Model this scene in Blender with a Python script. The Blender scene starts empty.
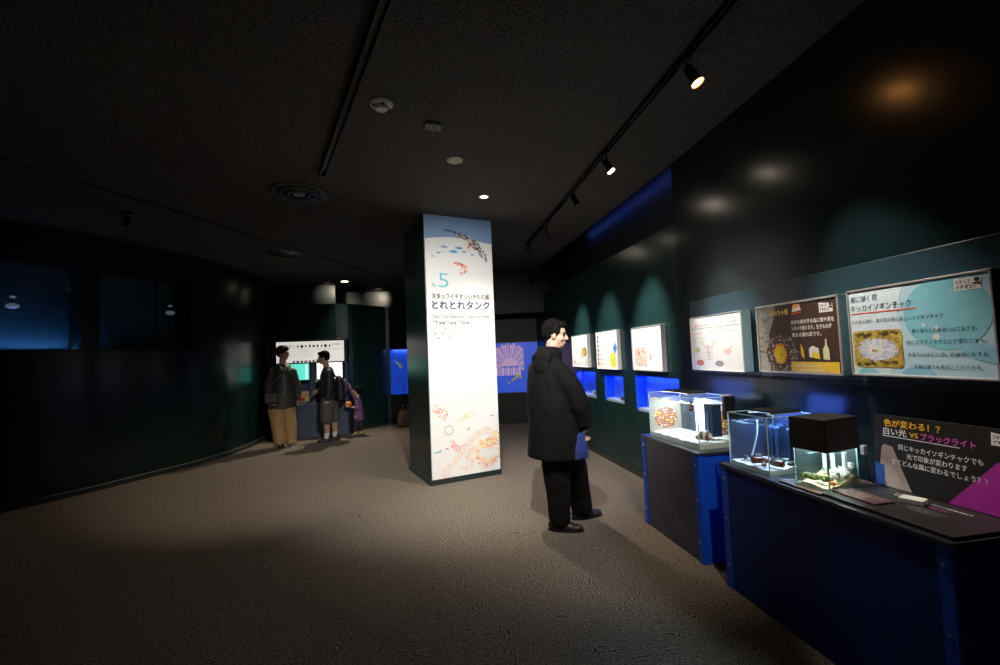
import bpy, math, random
from mathutils import Vector, Matrix, noise
random.seed(7)
R = math.radians
scene = bpy.context.scene
col = scene.collection

# ---------------------------------------------------------------- camera, world, exposure
cam_d = bpy.data.cameras.new('camera'); cam_d.sensor_width = 36.0; cam_d.lens = 444.0 / 1000 * 36
cam_d.clip_start = .05
cam = bpy.data.objects.new('camera', cam_d); col.objects.link(cam)
yaw, pitch, roll = R(10.0752), R(2.8926), R(-2.3272)
fw = Vector((math.sin(yaw) * math.cos(pitch), math.cos(yaw) * math.cos(pitch), math.sin(pitch)))
r0 = Vector((math.cos(yaw), -math.sin(yaw), 0)); u0 = r0.cross(fw)
cr = r0 * math.cos(roll) + u0 * math.sin(roll); cu = -r0 * math.sin(roll) + u0 * math.cos(roll)
cm = Matrix((cr, cu, -fw)).transposed().to_4x4(); cm.translation = (0, 0, 1.47)
cam.matrix_world = cm
scene.camera = cam
scene.view_settings.view_transform = 'Standard'; scene.view_settings.look = 'None'
scene.view_settings.exposure = 0.0; scene.view_settings.gamma = 1.0
scene.view_settings.use_curve_mapping = False
world = bpy.data.worlds.new('world'); scene.world = world; world.use_nodes = True
world.node_tree.nodes['Background'].inputs[0].default_value = (.55, .6, .75, 1)
world.node_tree.nodes['Background'].inputs[1].default_value = .006


def aim(o, target):
    o.rotation_euler = (Vector(target) - o.location).to_track_quat('-Z', 'Y').to_euler()


def spot(name, loc, target, power, angle, color=(1, .86, .68), blend=.6, size=.03, parent=None):
    d = bpy.data.lights.new(name, 'SPOT'); d.energy = power; d.color = color; d.spot_size = R(angle)
    d.spot_blend = blend; d.shadow_soft_size = size
    o = bpy.data.objects.new(name, d); col.objects.link(o); o.location = loc; aim(o, target)
    return o


def area(name, loc, target, power, sx, sy, color=(1, 1, 1), spread=180):
    d = bpy.data.lights.new(name, 'AREA'); d.energy = power; d.color = color; d.shape = 'RECTANGLE'
    d.size = sx; d.size_y = sy; d.spread = R(spread)
    o = bpy.data.objects.new(name, d); col.objects.link(o); o.location = loc
    if isinstance(target, float): o.rotation_euler = (0, 0, target)
    elif target[0] == 'up': o.rotation_euler = (math.pi, 0, target[1])
    else: aim(o, target)
    return o


WARM = (1, .84, .64)
# rail spot out of frame on the sign; unseen fills added to brighten carpet
spot('sign_spot', (.35, 1.6, 3.1), (.50, 5.37, .95), 830, 68, (1, .965, .92), 1)
spot('floor_fill', (-.05, 1.8, 3.1), (-2.2, 6.2, 0), 470, 38, WARM, 1)
spot('floor_fill', (1.25, .9, 3.1), (1.6, 4.3, 0), 230, 54, WARM, 1)
spot('floor_fill', (-.4, .9, 3.1), (-.3, 3.5, 0), 15, 70, WARM, 1)
# the blue glow in the slot above the far right wall
area('cove_glow', (2.88, 5.2, 3.52), (3.0, 5.2, 3.52), 1.3, 4.5, .05, (.1, .2, 1))
# light inside the wall tanks and left window
area('tank_glow', (2.52, 4.40, 1.15), R(90), 2.52, .85, .08, (.06, .16, 1))
area('tank_glow', (2.52, 5.45, 1.12), R(90), 1.34, .5, .08, (.06, .16, 1))
area('tank_glow', (2.52, 6.45, 1.15), R(90), 2.1, .75, .08, (.06, .16, 1))
area('left_window_glow', (-4.50, 6.10, 1.76), ('up', R(48)), 1.9, 1.2, .12, (.14, .42, 1))
area('alcove_fill', (-.42, 10.66, 1.69), 0.0, .8, .5, .03, (.75, .8, 1))  # unseen lamp added to lighten the coral in the alcove picture
# lamps of the far hall
spot('far_lamp', (-1.58, 9.6, 3.12), (-1.6, 7.9, 0), 260, 95, WARM, .9, .05)
spot('far_lamp', (-1.9, 9.75, 3.12), (-2.0, 10.32, 2.98), 30, 60, WARM, 1, .03)
spot('far_lamp', (-.95, 10.7, 3.12), (-1.05, 11.42, 3.0), 34, 56, WARM, 1, .03)
spot('pillar_lamp', (.709, 4.637, 3.13), (1.1, 4.9, 0), 210, 90, WARM, .9, .04)

# ---------------------------------------------------------------- materials
MATS = {}


def mat(name, color, rough=.5, metal=0.0, spec=.5, emit=None, es=0.0, var=.06, scale=30.0, bump=0.0, coat=0.0, bscale=None):
    if name in MATS: return MATS[name]
    m = bpy.data.materials.new(name); m.use_nodes = True; nt = m.node_tree; b = nt.nodes['Principled BSDF']
    b.inputs['Roughness'].default_value = rough; b.inputs['Metallic'].default_value = metal
    b.inputs['Specular IOR Level'].default_value = spec; b.inputs['Coat Weight'].default_value = coat
    tc = nt.nodes.new('ShaderNodeTexCoord'); nz = nt.nodes.new('ShaderNodeTexNoise')
    nz.inputs['Scale'].default_value = scale; nz.inputs['Detail'].default_value = 3
    nt.links.new(tc.outputs['Object'], nz.inputs['Vector'])
    rp = nt.nodes.new('ShaderNodeValToRGB')
    rp.color_ramp.elements[0].position = .3; rp.color_ramp.elements[1].position = .7
    rp.color_ramp.elements[0].color = tuple(max(0, c * (1 - var)) for c in color[:3]) + (1,)
    rp.color_ramp.elements[1].color = tuple(min(1, c * (1 + var)) for c in color[:3]) + (1,)
    nt.links.new(nz.outputs['Fac'], rp.inputs['Fac']); nt.links.new(rp.outputs['Color'], b.inputs['Base Color'])
    if emit:
        b.inputs['Emission Color'].default_value = (*emit, 1); b.inputs['Emission Strength'].default_value = es
    if bump:
        n2 = nt.nodes.new('ShaderNodeTexNoise'); n2.inputs['Scale'].default_value = bscale or scale * 3
        nt.links.new(tc.outputs['Object'], n2.inputs['Vector'])
        bp = nt.nodes.new('ShaderNodeBump'); bp.inputs['Strength'].default_value = bump; bp.inputs['Distance'].default_value = .01
        nt.links.new(n2.outputs['Fac'], bp.inputs['Height']); nt.links.new(bp.outputs['Normal'], b.inputs['Normal'])
    MATS[name] = m
    return m


def glassy(name, tint, ior, gloss=1.0):
    if name in MATS: return MATS[name]
    m = bpy.data.materials.new(name); m.use_nodes = True; nt = m.node_tree; nt.nodes.remove(nt.nodes['Principled BSDF'])
    out = nt.nodes['Material Output']
    t = nt.nodes.new('ShaderNodeBsdfTransparent'); t.inputs[0].default_value = (*tint, 1)
    g = nt.nodes.new('ShaderNodeBsdfGlossy'); g.inputs['Roughness'].default_value = .02; g.inputs[0].default_value = (gloss, gloss, gloss, 1)
    lw = nt.nodes.new('ShaderNodeLayerWeight'); lw.inputs[0].default_value = .5
    pw = nt.nodes.new('ShaderNodeMath'); pw.operation = 'POWER'; pw.inputs[1].default_value = 5; nt.links.new(lw.outputs['Facing'], pw.inputs[0])
    f = nt.nodes.new('ShaderNodeMath'); f.operation = 'MULTIPLY_ADD'; r_ = ((ior - 1) / (ior + 1)) ** 2
    f.inputs[1].default_value = 1 - r_; f.inputs[2].default_value = r_; nt.links.new(pw.outputs[0], f.inputs[0])
    x = nt.nodes.new('ShaderNodeMixShader')
    nt.links.new(f.outputs[0], x.inputs[0]); nt.links.new(t.outputs[0], x.inputs[1]); nt.links.new(g.outputs[0], x.inputs[2])
    nt.links.new(x.outputs[0], out.inputs['Surface'])
    MATS[name] = m
    return m


def carpet():
    m = bpy.data.materials.new('carpet'); m.use_nodes = True; nt = m.node_tree; L = nt.links.new; N = nt.nodes.new
    b = nt.nodes['Principled BSDF']; b.inputs['Roughness'].default_value = .95; b.inputs['Specular IOR Level'].default_value = .15
    tc = N('ShaderNodeTexCoord')
    mp = N('ShaderNodeMapping'); mp.inputs['Rotation'].default_value = (0, 0, R(8)); L(tc.outputs['Object'], mp.inputs['Vector'])
    ch = N('ShaderNodeTexChecker'); ch.inputs['Scale'].default_value = 2.0; L(mp.outputs[0], ch.inputs['Vector'])
    d = N('ShaderNodeTexNoise'); d.inputs['Scale'].default_value = 5; d.inputs['Detail'].default_value = 3; L(mp.outputs[0], d.inputs['Vector'])
    add = N('ShaderNodeMixRGB'); add.blend_type = 'ADD'; add.inputs[0].default_value = .16
    L(mp.outputs[0], add.inputs[1]); L(d.outputs['Color'], add.inputs[2])
    w1 = N('ShaderNodeTexWave'); w1.wave_type = 'BANDS'; w1.bands_direction = 'X'; w1.inputs['Scale'].default_value = 30; w1.inputs['Distortion'].default_value = 5; w1.inputs['Detail'].default_value = 3
    w2 = N('ShaderNodeTexWave'); w2.wave_type = 'BANDS'; w2.bands_direction = 'Y'; w2.inputs['Scale'].default_value = 30; w2.inputs['Distortion'].default_value = 5; w2.inputs['Detail'].default_value = 3
    L(add.outputs[0], w1.inputs['Vector']); L(add.outputs[0], w2.inputs['Vector'])
    mx = N('ShaderNodeMixRGB'); L(ch.outputs['Fac'], mx.inputs[0]); L(w1.outputs['Color'], mx.inputs[1]); L(w2.outputs['Color'], mx.inputs[2])
    fine = N('ShaderNodeTexNoise'); fine.inputs['Scale'].default_value = 62; fine.inputs['Detail'].default_value = 2; L(mp.outputs[0], fine.inputs['Vector'])
    m2 = N('ShaderNodeMixRGB'); m2.inputs[0].default_value = .66; L(mx.outputs[0], m2.inputs[1]); L(fine.outputs['Fac'], m2.inputs[2])
    rp = N('ShaderNodeValToRGB'); e = rp.color_ramp.elements
    e[0].position = .36; e[0].color = (.052, .044, .036, 1); e[1].position = .66; e[1].color = (.300, .256, .208, 1)
    L(m2.outputs[0], rp.inputs[0]); L(rp.outputs[0], b.inputs['Base Color'])
    bp = N('ShaderNodeBump'); bp.inputs['Strength'].default_value = .5; bp.inputs['Distance'].default_value = .006
    L(m2.outputs[0], bp.inputs['Height']); L(bp.outputs[0], b.inputs['Normal'])
    return m


def ceiling_mat():
    m = bpy.data.materials.new('ceiling_board'); m.use_nodes = True; nt = m.node_tree; L = nt.links.new; N = nt.nodes.new
    b = nt.nodes['Principled BSDF']; b.inputs['Roughness'].default_value = .9; b.inputs['Specular IOR Level'].default_value = .2
    tc = N('ShaderNodeTexCoord'); n = N('ShaderNodeTexNoise'); n.inputs['Scale'].default_value = 75; n.inputs['Detail'].default_value = 4
    L(tc.outputs['Object'], n.inputs['Vector'])
    rp = N('ShaderNodeValToRGB'); e = rp.color_ramp.elements
    e[0].position = .36; e[0].color = (.030, .027, .024, 1); e[1].position = .54; e[1].color = (.105, .096, .084, 1)
    L(n.outputs['Fac'], rp.inputs[0]); L(rp.outputs[0], b.inputs['Base Color'])
    bp = N('ShaderNodeBump'); bp.inputs['Strength'].default_value = .4; bp.inputs['Distance'].default_value = .004
    L(n.outputs['Fac'], bp.inputs['Height']); L(bp.outputs[0], b.inputs['Normal'])
    return m


CARPET = carpet(); CEIL = ceiling_mat()
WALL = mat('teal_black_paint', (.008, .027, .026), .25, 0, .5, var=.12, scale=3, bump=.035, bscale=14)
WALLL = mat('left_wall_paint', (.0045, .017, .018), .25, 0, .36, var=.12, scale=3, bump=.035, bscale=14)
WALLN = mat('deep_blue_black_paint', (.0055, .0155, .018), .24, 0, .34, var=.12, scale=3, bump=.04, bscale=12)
WALLD = mat('dark_paint', (.0035, .005, .0055), .55, 0, .3, var=.1, scale=3)
WALLU = mat('grey_teal_paint', (.020, .032, .032), .4, var=.1, scale=4)
BASEB = mat('skirting', (.018, .03, .03), .35)
BLACK = mat('black', (.010, .010, .011), .45)
BLACKG = mat('black_gloss', (.008, .008, .010), .18)
SOOT = mat('black_metal', (.012, .012, .013), .35, .4)
WHITE = mat('white_plastic', (.88, .88, .87), .4)
PRINTW = mat('white_print', (.86, .86, .84), .55)
CREAM = mat('cream_print', (.80, .76, .70), .55)
SILVER = mat('silver_frame', (.62, .60, .58), .35, .6)
GLASS = glassy('clear_glass', (.93, .97, .97), 1.5)
GLASSD = glassy('window_glass', (.80, .86, .88), 1.5)
WATER = glassy('water', (.86, .95, .97), 1.33)
BLUEP = mat('blue_panel', (.008, .085, .68), .40, 0, .3, var=.12, scale=8)
NAVY = mat('navy_panel', (.004, .030, .22), .50, 0, .22, var=.18, scale=5)
GREYP = mat('slate_panel', (.034, .036, .075), .42, var=.18, scale=5)
SCREW = mat('screw_steel', (.5, .5, .55), .3, 1)
INK = mat('ink_black', (.015, .015, .018), .6)
INKN = mat('ink_navy', (.010, .025, .10), .6)
INKT = mat('ink_dark_teal', (.03, .09, .13), .6)
GREY = mat('ink_grey', (.09, .09, .10), .6)
LGREY = mat('ink_pale_grey', (.30, .30, .30), .6)
TEAL = mat('ink_turquoise', (.10, .50, .58), .6)
ORANGE = mat('print_orange', (.95, .36, .03), .55)
YELLOW = mat('print_yellow', (.95, .68, .04), .55)
RED = mat('print_red', (.75, .06, .05), .55)
PINK = mat('print_pink', (.90, .55, .45), .55)
PEACH = mat('print_peach', (.92, .72, .58), .55)
BROWN = mat('print_brown', (.10, .045, .025), .55)
MAGENTA = mat('print_magenta', (.42, .02, .34), .55)
HOTPINK = mat('print_hot_pink', (.85, .10, .60), .55)
GREEN = mat('print_green', (.50, .68, .12), .55)
BLUEI = mat('print_blue', (.03, .18, .62), .55)


# ---------------------------------------------------------------- mesh building
class MB:
    def __init__(s):
        s.v = []; s.f = []; s.m = []; s.mats = []; s.clip = None

    def mi(s, m):
        if m not in s.mats: s.mats.append(m)
        return s.mats.index(m)

    def add(s, vs, fs, m, T=None):
        o = len(s.v); i = s.mi(m)
        s.v += [tuple(T @ Vector(p)) if T else tuple(p) for p in vs]
        for f in fs: s.f.append(tuple(o + k for k in f)); s.m.append(i)

    def box(s, x0, x1, y0, y1, z0, z1, m, T=None):
        s.add([(x0, y0, z0), (x1, y0, z0), (x1, y1, z0), (x0, y1, z0), (x0, y0, z1), (x1, y0, z1), (x1, y1, z1), (x0, y1, z1)],
              [(3, 2, 1, 0), (4, 5, 6, 7), (0, 1, 5, 4), (1, 2, 6, 5), (2, 3, 7, 6), (3, 0, 4, 7)], m, T)

    def prism(s, poly, z0, z1, m, T=None):
        n = len(poly)
        a = sum(poly[i][0] * poly[(i + 1) % n][1] - poly[(i + 1) % n][0] * poly[i][1] for i in range(n))
        if a < 0: poly = poly[::-1]
        vs = [(x, y, z0) for x, y in poly] + [(x, y, z1) for x, y in poly]
        s.add(vs, [tuple(range(n))[::-1], tuple(range(n, 2 * n))] + [(i, (i + 1) % n, n + (i + 1) % n, n + i) for i in range(n)], m, T)

    def cyl(s, p0, p1, ra, rb, m, n=20, caps=True, T=None):
        p0 = Vector(p0); p1 = Vector(p1); d = (p1 - p0).normalized()
        a = d.orthogonal().normalized(); b = d.cross(a)
        vs = []
        for p, r in ((p0, ra), (p1, rb)):
            for k in range(n):
                t = 2 * math.pi * k / n; vs.append(p + (a * math.cos(t) + b * math.sin(t)) * r)
        fs = [(i, (i + 1) % n, n + (i + 1) % n, n + i) for i in range(n)]
        if caps: fs += [tuple(range(n))[::-1], tuple(range(n, 2 * n))]
        s.add(vs, fs, m, T)

    def lathe(s, prof, m, n=28, T=None):
        vs = []; fs = []; k = len(prof)
        for i in range(n):
            t = 2 * math.pi * i / n
            vs += [(r * math.cos(t), r * math.sin(t), z) for r, z in prof]
        for i in range(n):
            j = (i + 1) % n
            for q in range(k - 1): fs.append((i * k + q, j * k + q, j * k + q + 1, i * k + q + 1))
        s.add(vs, fs, m, T)

    def tube(s, pts, r, m, n=8, T=None):
        for i in range(len(pts) - 1):
            ra = r[i] if isinstance(r, (list, tuple)) else r; rb = r[i + 1] if isinstance(r, (list, tuple)) else r
            s.cyl(pts[i], pts[i + 1], ra, rb, m, n, True, T)

    def ell(s, c, rad, m, nu=18, nv=10, T=None, wob=0.0, seed=0):
        vs = []; fs = []
        for j in range(nv + 1):
            ph = -math.pi / 2 + math.pi * j / nv
            for i in range(nu):
                th = 2 * math.pi * i / nu
                d = Vector((math.cos(ph) * math.cos(th), math.cos(ph) * math.sin(th), math.sin(ph)))
                k = 1 + wob * noise.noise(d * 2.3 + Vector((seed * 7.1, seed, 0))) if wob else 1
                vs.append((c[0] + d.x * rad[0] * k, c[1] + d.y * rad[1] * k, c[2] + d.z * rad[2] * k))
        for j in range(nv):
            for i in range(nu):
                fs.append((j * nu + i, j * nu + (i + 1) % nu, (j + 1) * nu + (i + 1) % nu, (j + 1) * nu + i))
        s.add(vs, fs, m, T)

    # ---- flat print in the x-z plane, facing -y; layer lifts it off the board
    def rect(s, x0, z0, x1, z1, m, y=0.0):
        s.add([(x0, y, z0), (x1, y, z0), (x1, y, z1), (x0, y, z1)], [(0, 1, 2, 3)], m)

    def flat(s, pts, m, y=0.0):
        if s.clip:
            for ax, lim, sg in ((0, s.clip[0], 1), (0, s.clip[2], -1), (1, s.clip[1], 1), (1, s.clip[3], -1)):
                out = []
                for i in range(len(pts)):
                    a, b = pts[i - 1], pts[i]; da, db = (a[ax] - lim) * sg, (b[ax] - lim) * sg
                    if (da >= 0) != (db >= 0): t = da / (da - db); out.append((a[0] + (b[0] - a[0]) * t, a[1] + (b[1] - a[1]) * t))
                    if db >= 0: out.append(b)
                pts = out
                if len(pts) < 3: return
        s.add([(x, y, z) for x, z in pts], [tuple(range(len(pts)))], m)

    def oval(s, cx, cz, rx, rz, m, y=0.0, n=24, rot=0.0, wob=0.0, seed=0):
        pts = []
        for i in range(n):
            t = 2 * math.pi * i / n
            k = 1 + wob * noise.noise(Vector((math.cos(t) * 3 + seed, math.sin(t) * 3, seed * 1.7))) if wob else 1
            a, b = rx * k * math.cos(t), rz * k * math.sin(t)
            pts.append((cx + a * math.cos(rot) - b * math.sin(rot), cz + a * math.sin(rot) + b * math.cos(rot)))
        s.flat(pts, m, y)

    def ring(s, cx, cz, r, w, m, y=0.0, n=24):
        vs = []
        for rr in (r, r + w):
            vs += [(cx + rr * math.cos(2 * math.pi * i / n), y, cz + rr * math.sin(2 * math.pi * i / n)) for i in range(n)]
        s.add(vs, [(i, (i + 1) % n, n + (i + 1) % n, n + i) for i in range(n)], m)

    def rrect(s, x0, z0, x1, z1, r, m, y=0.0):
        pts = []
        for cx, cz, a0 in ((x1 - r, z1 - r, 0), (x0 + r, z1 - r, 90), (x0 + r, z0 + r, 180), (x1 - r, z0 + r, 270)):
            for k in range(6):
                t = R(a0 + 18 * k); pts.append((cx + r * math.cos(t), cz + r * math.sin(t)))
        s.flat(pts, m, y)

    def text(s, body, x, z, w, h, m, y=0.0, bold=0.0, T=None):
        """body fitted to a box whose left baseline corner is (x, z): width w, line height h"""
        c = bpy.data.curves.new('t', 'FONT'); c.body = body; c.size = 1.0; c.resolution_u = 2; c.offset = min(0, bold)
        me = bake(baked(c))
        xs = [v.co.x for v in me.vertices]; x_0, x_1 = min(xs), max(xs)
        k = w / max(1e-6, x_1 - x_0)
        fs = [tuple(p.vertices) for p in me.polygons]; q = bold * h * .5
        for i, (dx, dz) in enumerate(((0, 0),) if bold <= 0 else ((-q, -q), (q, -q), (-q, q), (q, q))):
            s.add([(x + dx + (v.co.x - x_0) * k, y - i * 4e-5, z + dz + v.co.y * h) for v in me.vertices], fs, m, T)
        bpy.data.curves.remove(c); bpy.data.meshes.remove(me)

    def mosaic(s, path, half, mats, n, k, y=0.0, gap=.10, jit=.2):
        """rows of small tiles along a bent band"""
        P = [Vector((a, b)) for a, b in path]
        seg = [(P[i + 1] - P[i]).length for i in range(len(P) - 1)]; tot = sum(seg)

        def at(t):
            d = t * tot
            for i, l in enumerate(seg):
                if d <= l or i == len(seg) - 1:
                    return P[i].lerp(P[i + 1], min(1, d / l)), (i + min(1, d / l)) / len(seg)
                d -= l
        def fr(t):
            p, u = at(t); a, _ = at(max(0, t - .04)); b, _ = at(min(1, t + .04)); q = (b - a).normalized()
            i = min(len(half) - 2, int(u * (len(half) - 1))); f = u * (len(half) - 1) - i
            return p, Vector((-q.y, q.x)), half[i] * (1 - f) + half[i + 1] * f
        for i in range(n):
            t0, t1 = (i + gap / 2) / n, (i + 1 - gap / 2) / n
            p0, n0, h0 = fr(t0); p1, n1, h1 = fr(t1)
            for j in range(k):
                if random.random() < .06: continue
                a, b = -1 + 2 * (j + gap / 2) / k, -1 + 2 * (j + 1 - gap / 2) / k
                J = lambda: Vector((random.uniform(-1, 1), random.uniform(-1, 1))) * (jit * tot / n * .25)
                q = [p0 + n0 * h0 * a + J(), p1 + n1 * h1 * a + J(), p1 + n1 * h1 * b + J(), p0 + n0 * h0 * b + J()]
                s.flat([(v.x, v.y) for v in q], random.choice(mats), y)

    def build(s, name, parent=None, bevel=0.0, smooth=False, seg=2):
        me = bpy.data.meshes.new(name); me.from_pydata(s.v, [], s.f)
        for m in s.mats: me.materials.append(m)
        me.polygons.foreach_set('material_index', s.m)
        if smooth: me.polygons.foreach_set('use_smooth', [True] * len(me.polygons))
        me.update()
        o = bpy.data.objects.new(name, me); col.objects.link(o)
        if parent: o.parent = parent
        if bevel:
            b = o.modifiers.new('bevel', 'BEVEL'); b.width = bevel; b.segments = seg; b.limit_method = 'ANGLE'
        return o


tmp_scene = bpy.data.scenes.new('workbench')


def baked(data):
    """the mesh of a curve or of a modified mesh, worked out in a scene of its own"""
    o = bpy.data.objects.new('t', data); tmp_scene.collection.objects.link(o)
    return o


def bake(o):
    vl = tmp_scene.view_layers[0]; vl.update(); dg = vl.depsgraph; dg.update()
    me = bpy.data.meshes.new_from_object(o.evaluated_get(dg)); bpy.data.objects.remove(o); return me


def tag(o, label, cat, group=None, kind=None):
    o['label'] = label; o['category'] = cat
    if group: o['group'] = group
    if kind: o['kind'] = kind
    return o


def thing(name, label, cat, loc=(0, 0, 0), rz=0.0, group=None):
    o = bpy.data.objects.new(name, None); col.objects.link(o); o.empty_display_size = .1
    o.location = loc; o.rotation_euler = (0, 0, rz)
    return tag(o, label, cat, group)


def struct(name, mb, label=None, cat=None, bevel=0.0, smooth=False):
    o = mb.build(name, None, bevel, smooth); o['kind'] = 'structure'
    o['label'] = label or name.replace('_', ' '); o['category'] = cat or name.split('_')[0]
    return o


def strip_wall(pts, z0, z1, th, m, mb=None, uv=None):
    """upright slab along a ground line; th is its thickness to the left of travel"""
    mb = mb or MB(); n = len(pts); P = [Vector((a, b)) for a, b in pts]; off = []
    for i in range(n):
        d = (P[min(n - 1, i + 1)] - P[max(0, i - 1)]).normalized(); off.append(P[i] + Vector((-d.y, d.x)) * th)
    vs = []
    for i in range(n): vs += [(*P[i], z0), (*P[i], z1), (*off[i], z1), (*off[i], z0)]
    fs = []
    for i in range(n - 1):
        a, b = 4 * i, 4 * i + 4
        for k in range(4): fs.append((a + k, a + (k + 1) % 4, b + (k + 1) % 4, b + k))
    fs += [(3, 2, 1, 0), tuple(4 * (n - 1) + k for k in range(4))]
    mb.add(vs, fs, m); return mb


def smooth_line(pts, n=8):
    P = [Vector((*p, 0)) for p in pts]; out = []
    for i in range(len(P) - 1):
        p0, p1, p2, p3 = P[max(0, i - 1)], P[i], P[i + 1], P[min(len(P) - 1, i + 2)]
        for k in range(n):
            t = k / n
            q = .5 * ((2 * p1) + (p2 - p0) * t + (2 * p0 - 5 * p1 + 4 * p2 - p3) * t * t + (3 * p1 - p0 - 3 * p2 + p3) * t ** 3)
            out.append((q.x, q.y))
    out.append(pts[-1]); return out


# ================================================================= THE SETTING
CZ = 3.175
m = MB(); m.add([(-8, -2, 0), (4, -2, 0), (4, 12.5, 0), (-8, 12.5, 0)], [(0, 1, 2, 3)], CARPET); struct('floor', m, 'brown grey patterned carpet floor')
m = MB(); m.prism([(-8, -2), (2.215, -2), (2.33, 3.65), (2.33, 8.6), (1.3, 8.85), (1.3, 12.5), (-8, 12.5)], CZ, CZ + .1, CEIL)
struct('ceiling', m, 'black speckled board ceiling')
# slot above the far right wall, with the blue glow
m = MB(); m.box(2.33, 3.3, 3.5, 9.4, 3.75, 3.85, WALLD); struct('ceiling_slot', m, 'dark slot above the far right wall', 'ceiling')
m = MB(); m.box(2.98, 3.08, 3.0, 9.6, 0, 3.75, mat('slot_paint', (.05, .055, .07), .6)); struct('wall_slot', m, 'dark wall behind the lit blue slot', 'wall')

# far right wall with three tank openings
def holed_wall(holes, y0, y1, z1, x, th, m_):
    mb = MB(); ys = sorted({y0, y1, *[h[0] for h in holes], *[h[1] for h in holes]}); zs = sorted({0, z1, *[h[2] for h in holes], *[h[3] for h in holes]})
    for i in range(len(ys) - 1):
        for j in range(len(zs) - 1):
            cy, cz = (ys[i] + ys[i + 1]) / 2, (zs[j] + zs[j + 1]) / 2
            if any(h[0] < cy < h[1] and h[2] < cz < h[3] for h in holes): continue
            for xx, fl in ((x, 0), (x + th, 1)):
                q = [(xx, ys[i], zs[j]), (xx, ys[i], zs[j + 1]), (xx, ys[i + 1], zs[j + 1]), (xx, ys[i + 1], zs[j])]
                mb.add(q, [(0, 1, 2, 3) if not fl else (3, 2, 1, 0)], m_)
    for (a, b, c, d) in holes:
        for q in (((x, a, c), (x + th, a, c), (x + th, b, c), (x, b, c)), ((x, a, d), (x + th, a, d), (x + th, b, d), (x, b, d)),
                  ((x, a, c), (x + th, a, c), (x + th, a, d), (x, a, d)), ((x, b, c), (x + th, b, c), (x + th, b, d), (x, b, d))):
            mb.add(list(q), [(0, 1, 2, 3)], m_)
    mb.add([(x, y0, z1), (x + th, y0, z1), (x + th, y1, z1), (x, y1, z1)], [(0, 1, 2, 3)], m_)
    mb.add([(x, y0, 0), (x + th, y0, 0), (x + th, y0, z1), (x, y0, z1)], [(0, 1, 2, 3)], m_)
    return mb


HOLES = [(3.95, 4.85, .765, 1.175), (5.17, 5.74, .80, 1.145), (6.06, 6.86, .79, 1.175)]
struct('wall_right', holed_wall(HOLES, 3.4, 9.3, 2.675, 2.44, .06, WALL), 'dark teal wall with three small tank openings')
m = MB(); m.box(2.425, 2.44, 3.7, 9.2, 0, .07, BASEB); struct('baseboard_right', m, 'low skirting along the far right wall')
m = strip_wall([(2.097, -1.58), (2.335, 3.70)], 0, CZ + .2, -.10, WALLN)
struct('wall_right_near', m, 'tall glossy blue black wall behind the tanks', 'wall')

# left wall: curved, with two dark windows in its upper half
LW = smooth_line([(-6.6, 4.55), (-5.4, 5.13), (-4.53, 5.72), (-4.08, 6.22), (-3.74, 6.82), (-3.41, 7.43), (-3.18, 8.15), (-3.09, 8.84), (-3.10, 9.9)], 8)
SILL, HEAD = 1.73, 2.76
def lw_cut(a, b): return LW[a:b + 1]
i0 = 12; i1 = 24; i2 = 26; i3 = 40  # indices along the line: window one i0..i1, window two i2..i3
m = strip_wall(LW, 0, SILL, .1, WALLL)
strip_wall(LW, HEAD, CZ + .02, .1, WALLL, m)
strip_wall(lw_cut(0, i0), SILL, HEAD, .1, WALLL, m); strip_wall(lw_cut(i1, i2), SILL, HEAD, .1, WALLL, m); strip_wall(lw_cut(i3, len(LW) - 1), SILL, HEAD, .1, WALLL, m)
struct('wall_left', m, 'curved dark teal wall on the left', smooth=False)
def offset(pts, d):
    out = []
    for i in range(len(pts)):
        a, b = Vector(pts[max(0, i - 1)]), Vector(pts[min(len(pts) - 1, i + 1)]); t = (b - a).normalized()
        out.append((pts[i][0] - t.y * d, pts[i][1] + t.x * d))
    return out
m = strip_wall(offset(LW, -.012), 0, .075, .012, BASEB); m2 = strip_wall(offset(LW, -.016), .062, .072, .004, mat('skirting_edge', (.25, .24, .21), .3), m)
struct('baseboard_left', m, 'curved skirting along the left wall')
for k, (a, b, lab) in enumerate(((i0, i1, 'wide dark window with a blue glow along its sill'), (i2, i3, 'dark unlit window further along the curved wall'))):
    seg = lw_cut(a, b); w = thing(f'window_{k + 1}', lab, 'window'); w['kind'] = 'structure'
    strip_wall(offset(seg, .03), SILL, HEAD, .006, GLASSD).build('pane', w)
    strip_wall(offset(seg, .34), SILL - .02, HEAD + .02, .02, mat('window_back', (.10, .17, .22), .7)).build('back_panel', w)
    mm = MB(); inner = offset(seg, .34)
    n = len(seg); vs = [(*p, SILL) for p in offset(seg, .1)] + [(*p, SILL) for p in inner] + [(*p, HEAD) for p in offset(seg, .1)] + [(*p, HEAD) for p in inner]
    mm.add(vs, [(i, i + 1, n + i + 1, n + i) for i in range(n - 1)] + [(2 * n + i, 2 * n + i + 1, 3 * n + i + 1, 3 * n + i) for i in range(n - 1)] + [(0, n, 3 * n, 2 * n), (n - 1, 2 * n - 1, 4 * n - 1, 3 * n - 1)], WALLD)
    mm.build('lining', w)
    fr = strip_wall(offset(seg, -.012), SILL - .015, SILL + .008, .025, SOOT); strip_wall(offset(seg, -.012), HEAD - .008, HEAD + .012, .025, SOOT, fr)
    for e in ((seg[0], seg[1]), (seg[-2], seg[-1])) + (((seg[8], seg[9]),) if k else ()):
        d = (Vector(e[1]) - Vector(e[0])).normalized(); c = Vector(e[1] if e[0] == seg[-2] else e[0])
        strip_wall([tuple(c - d * .01), tuple(c + d * .01)], SILL, HEAD, .02, SOOT, fr)
    fr.build('window_frame', w)

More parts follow.
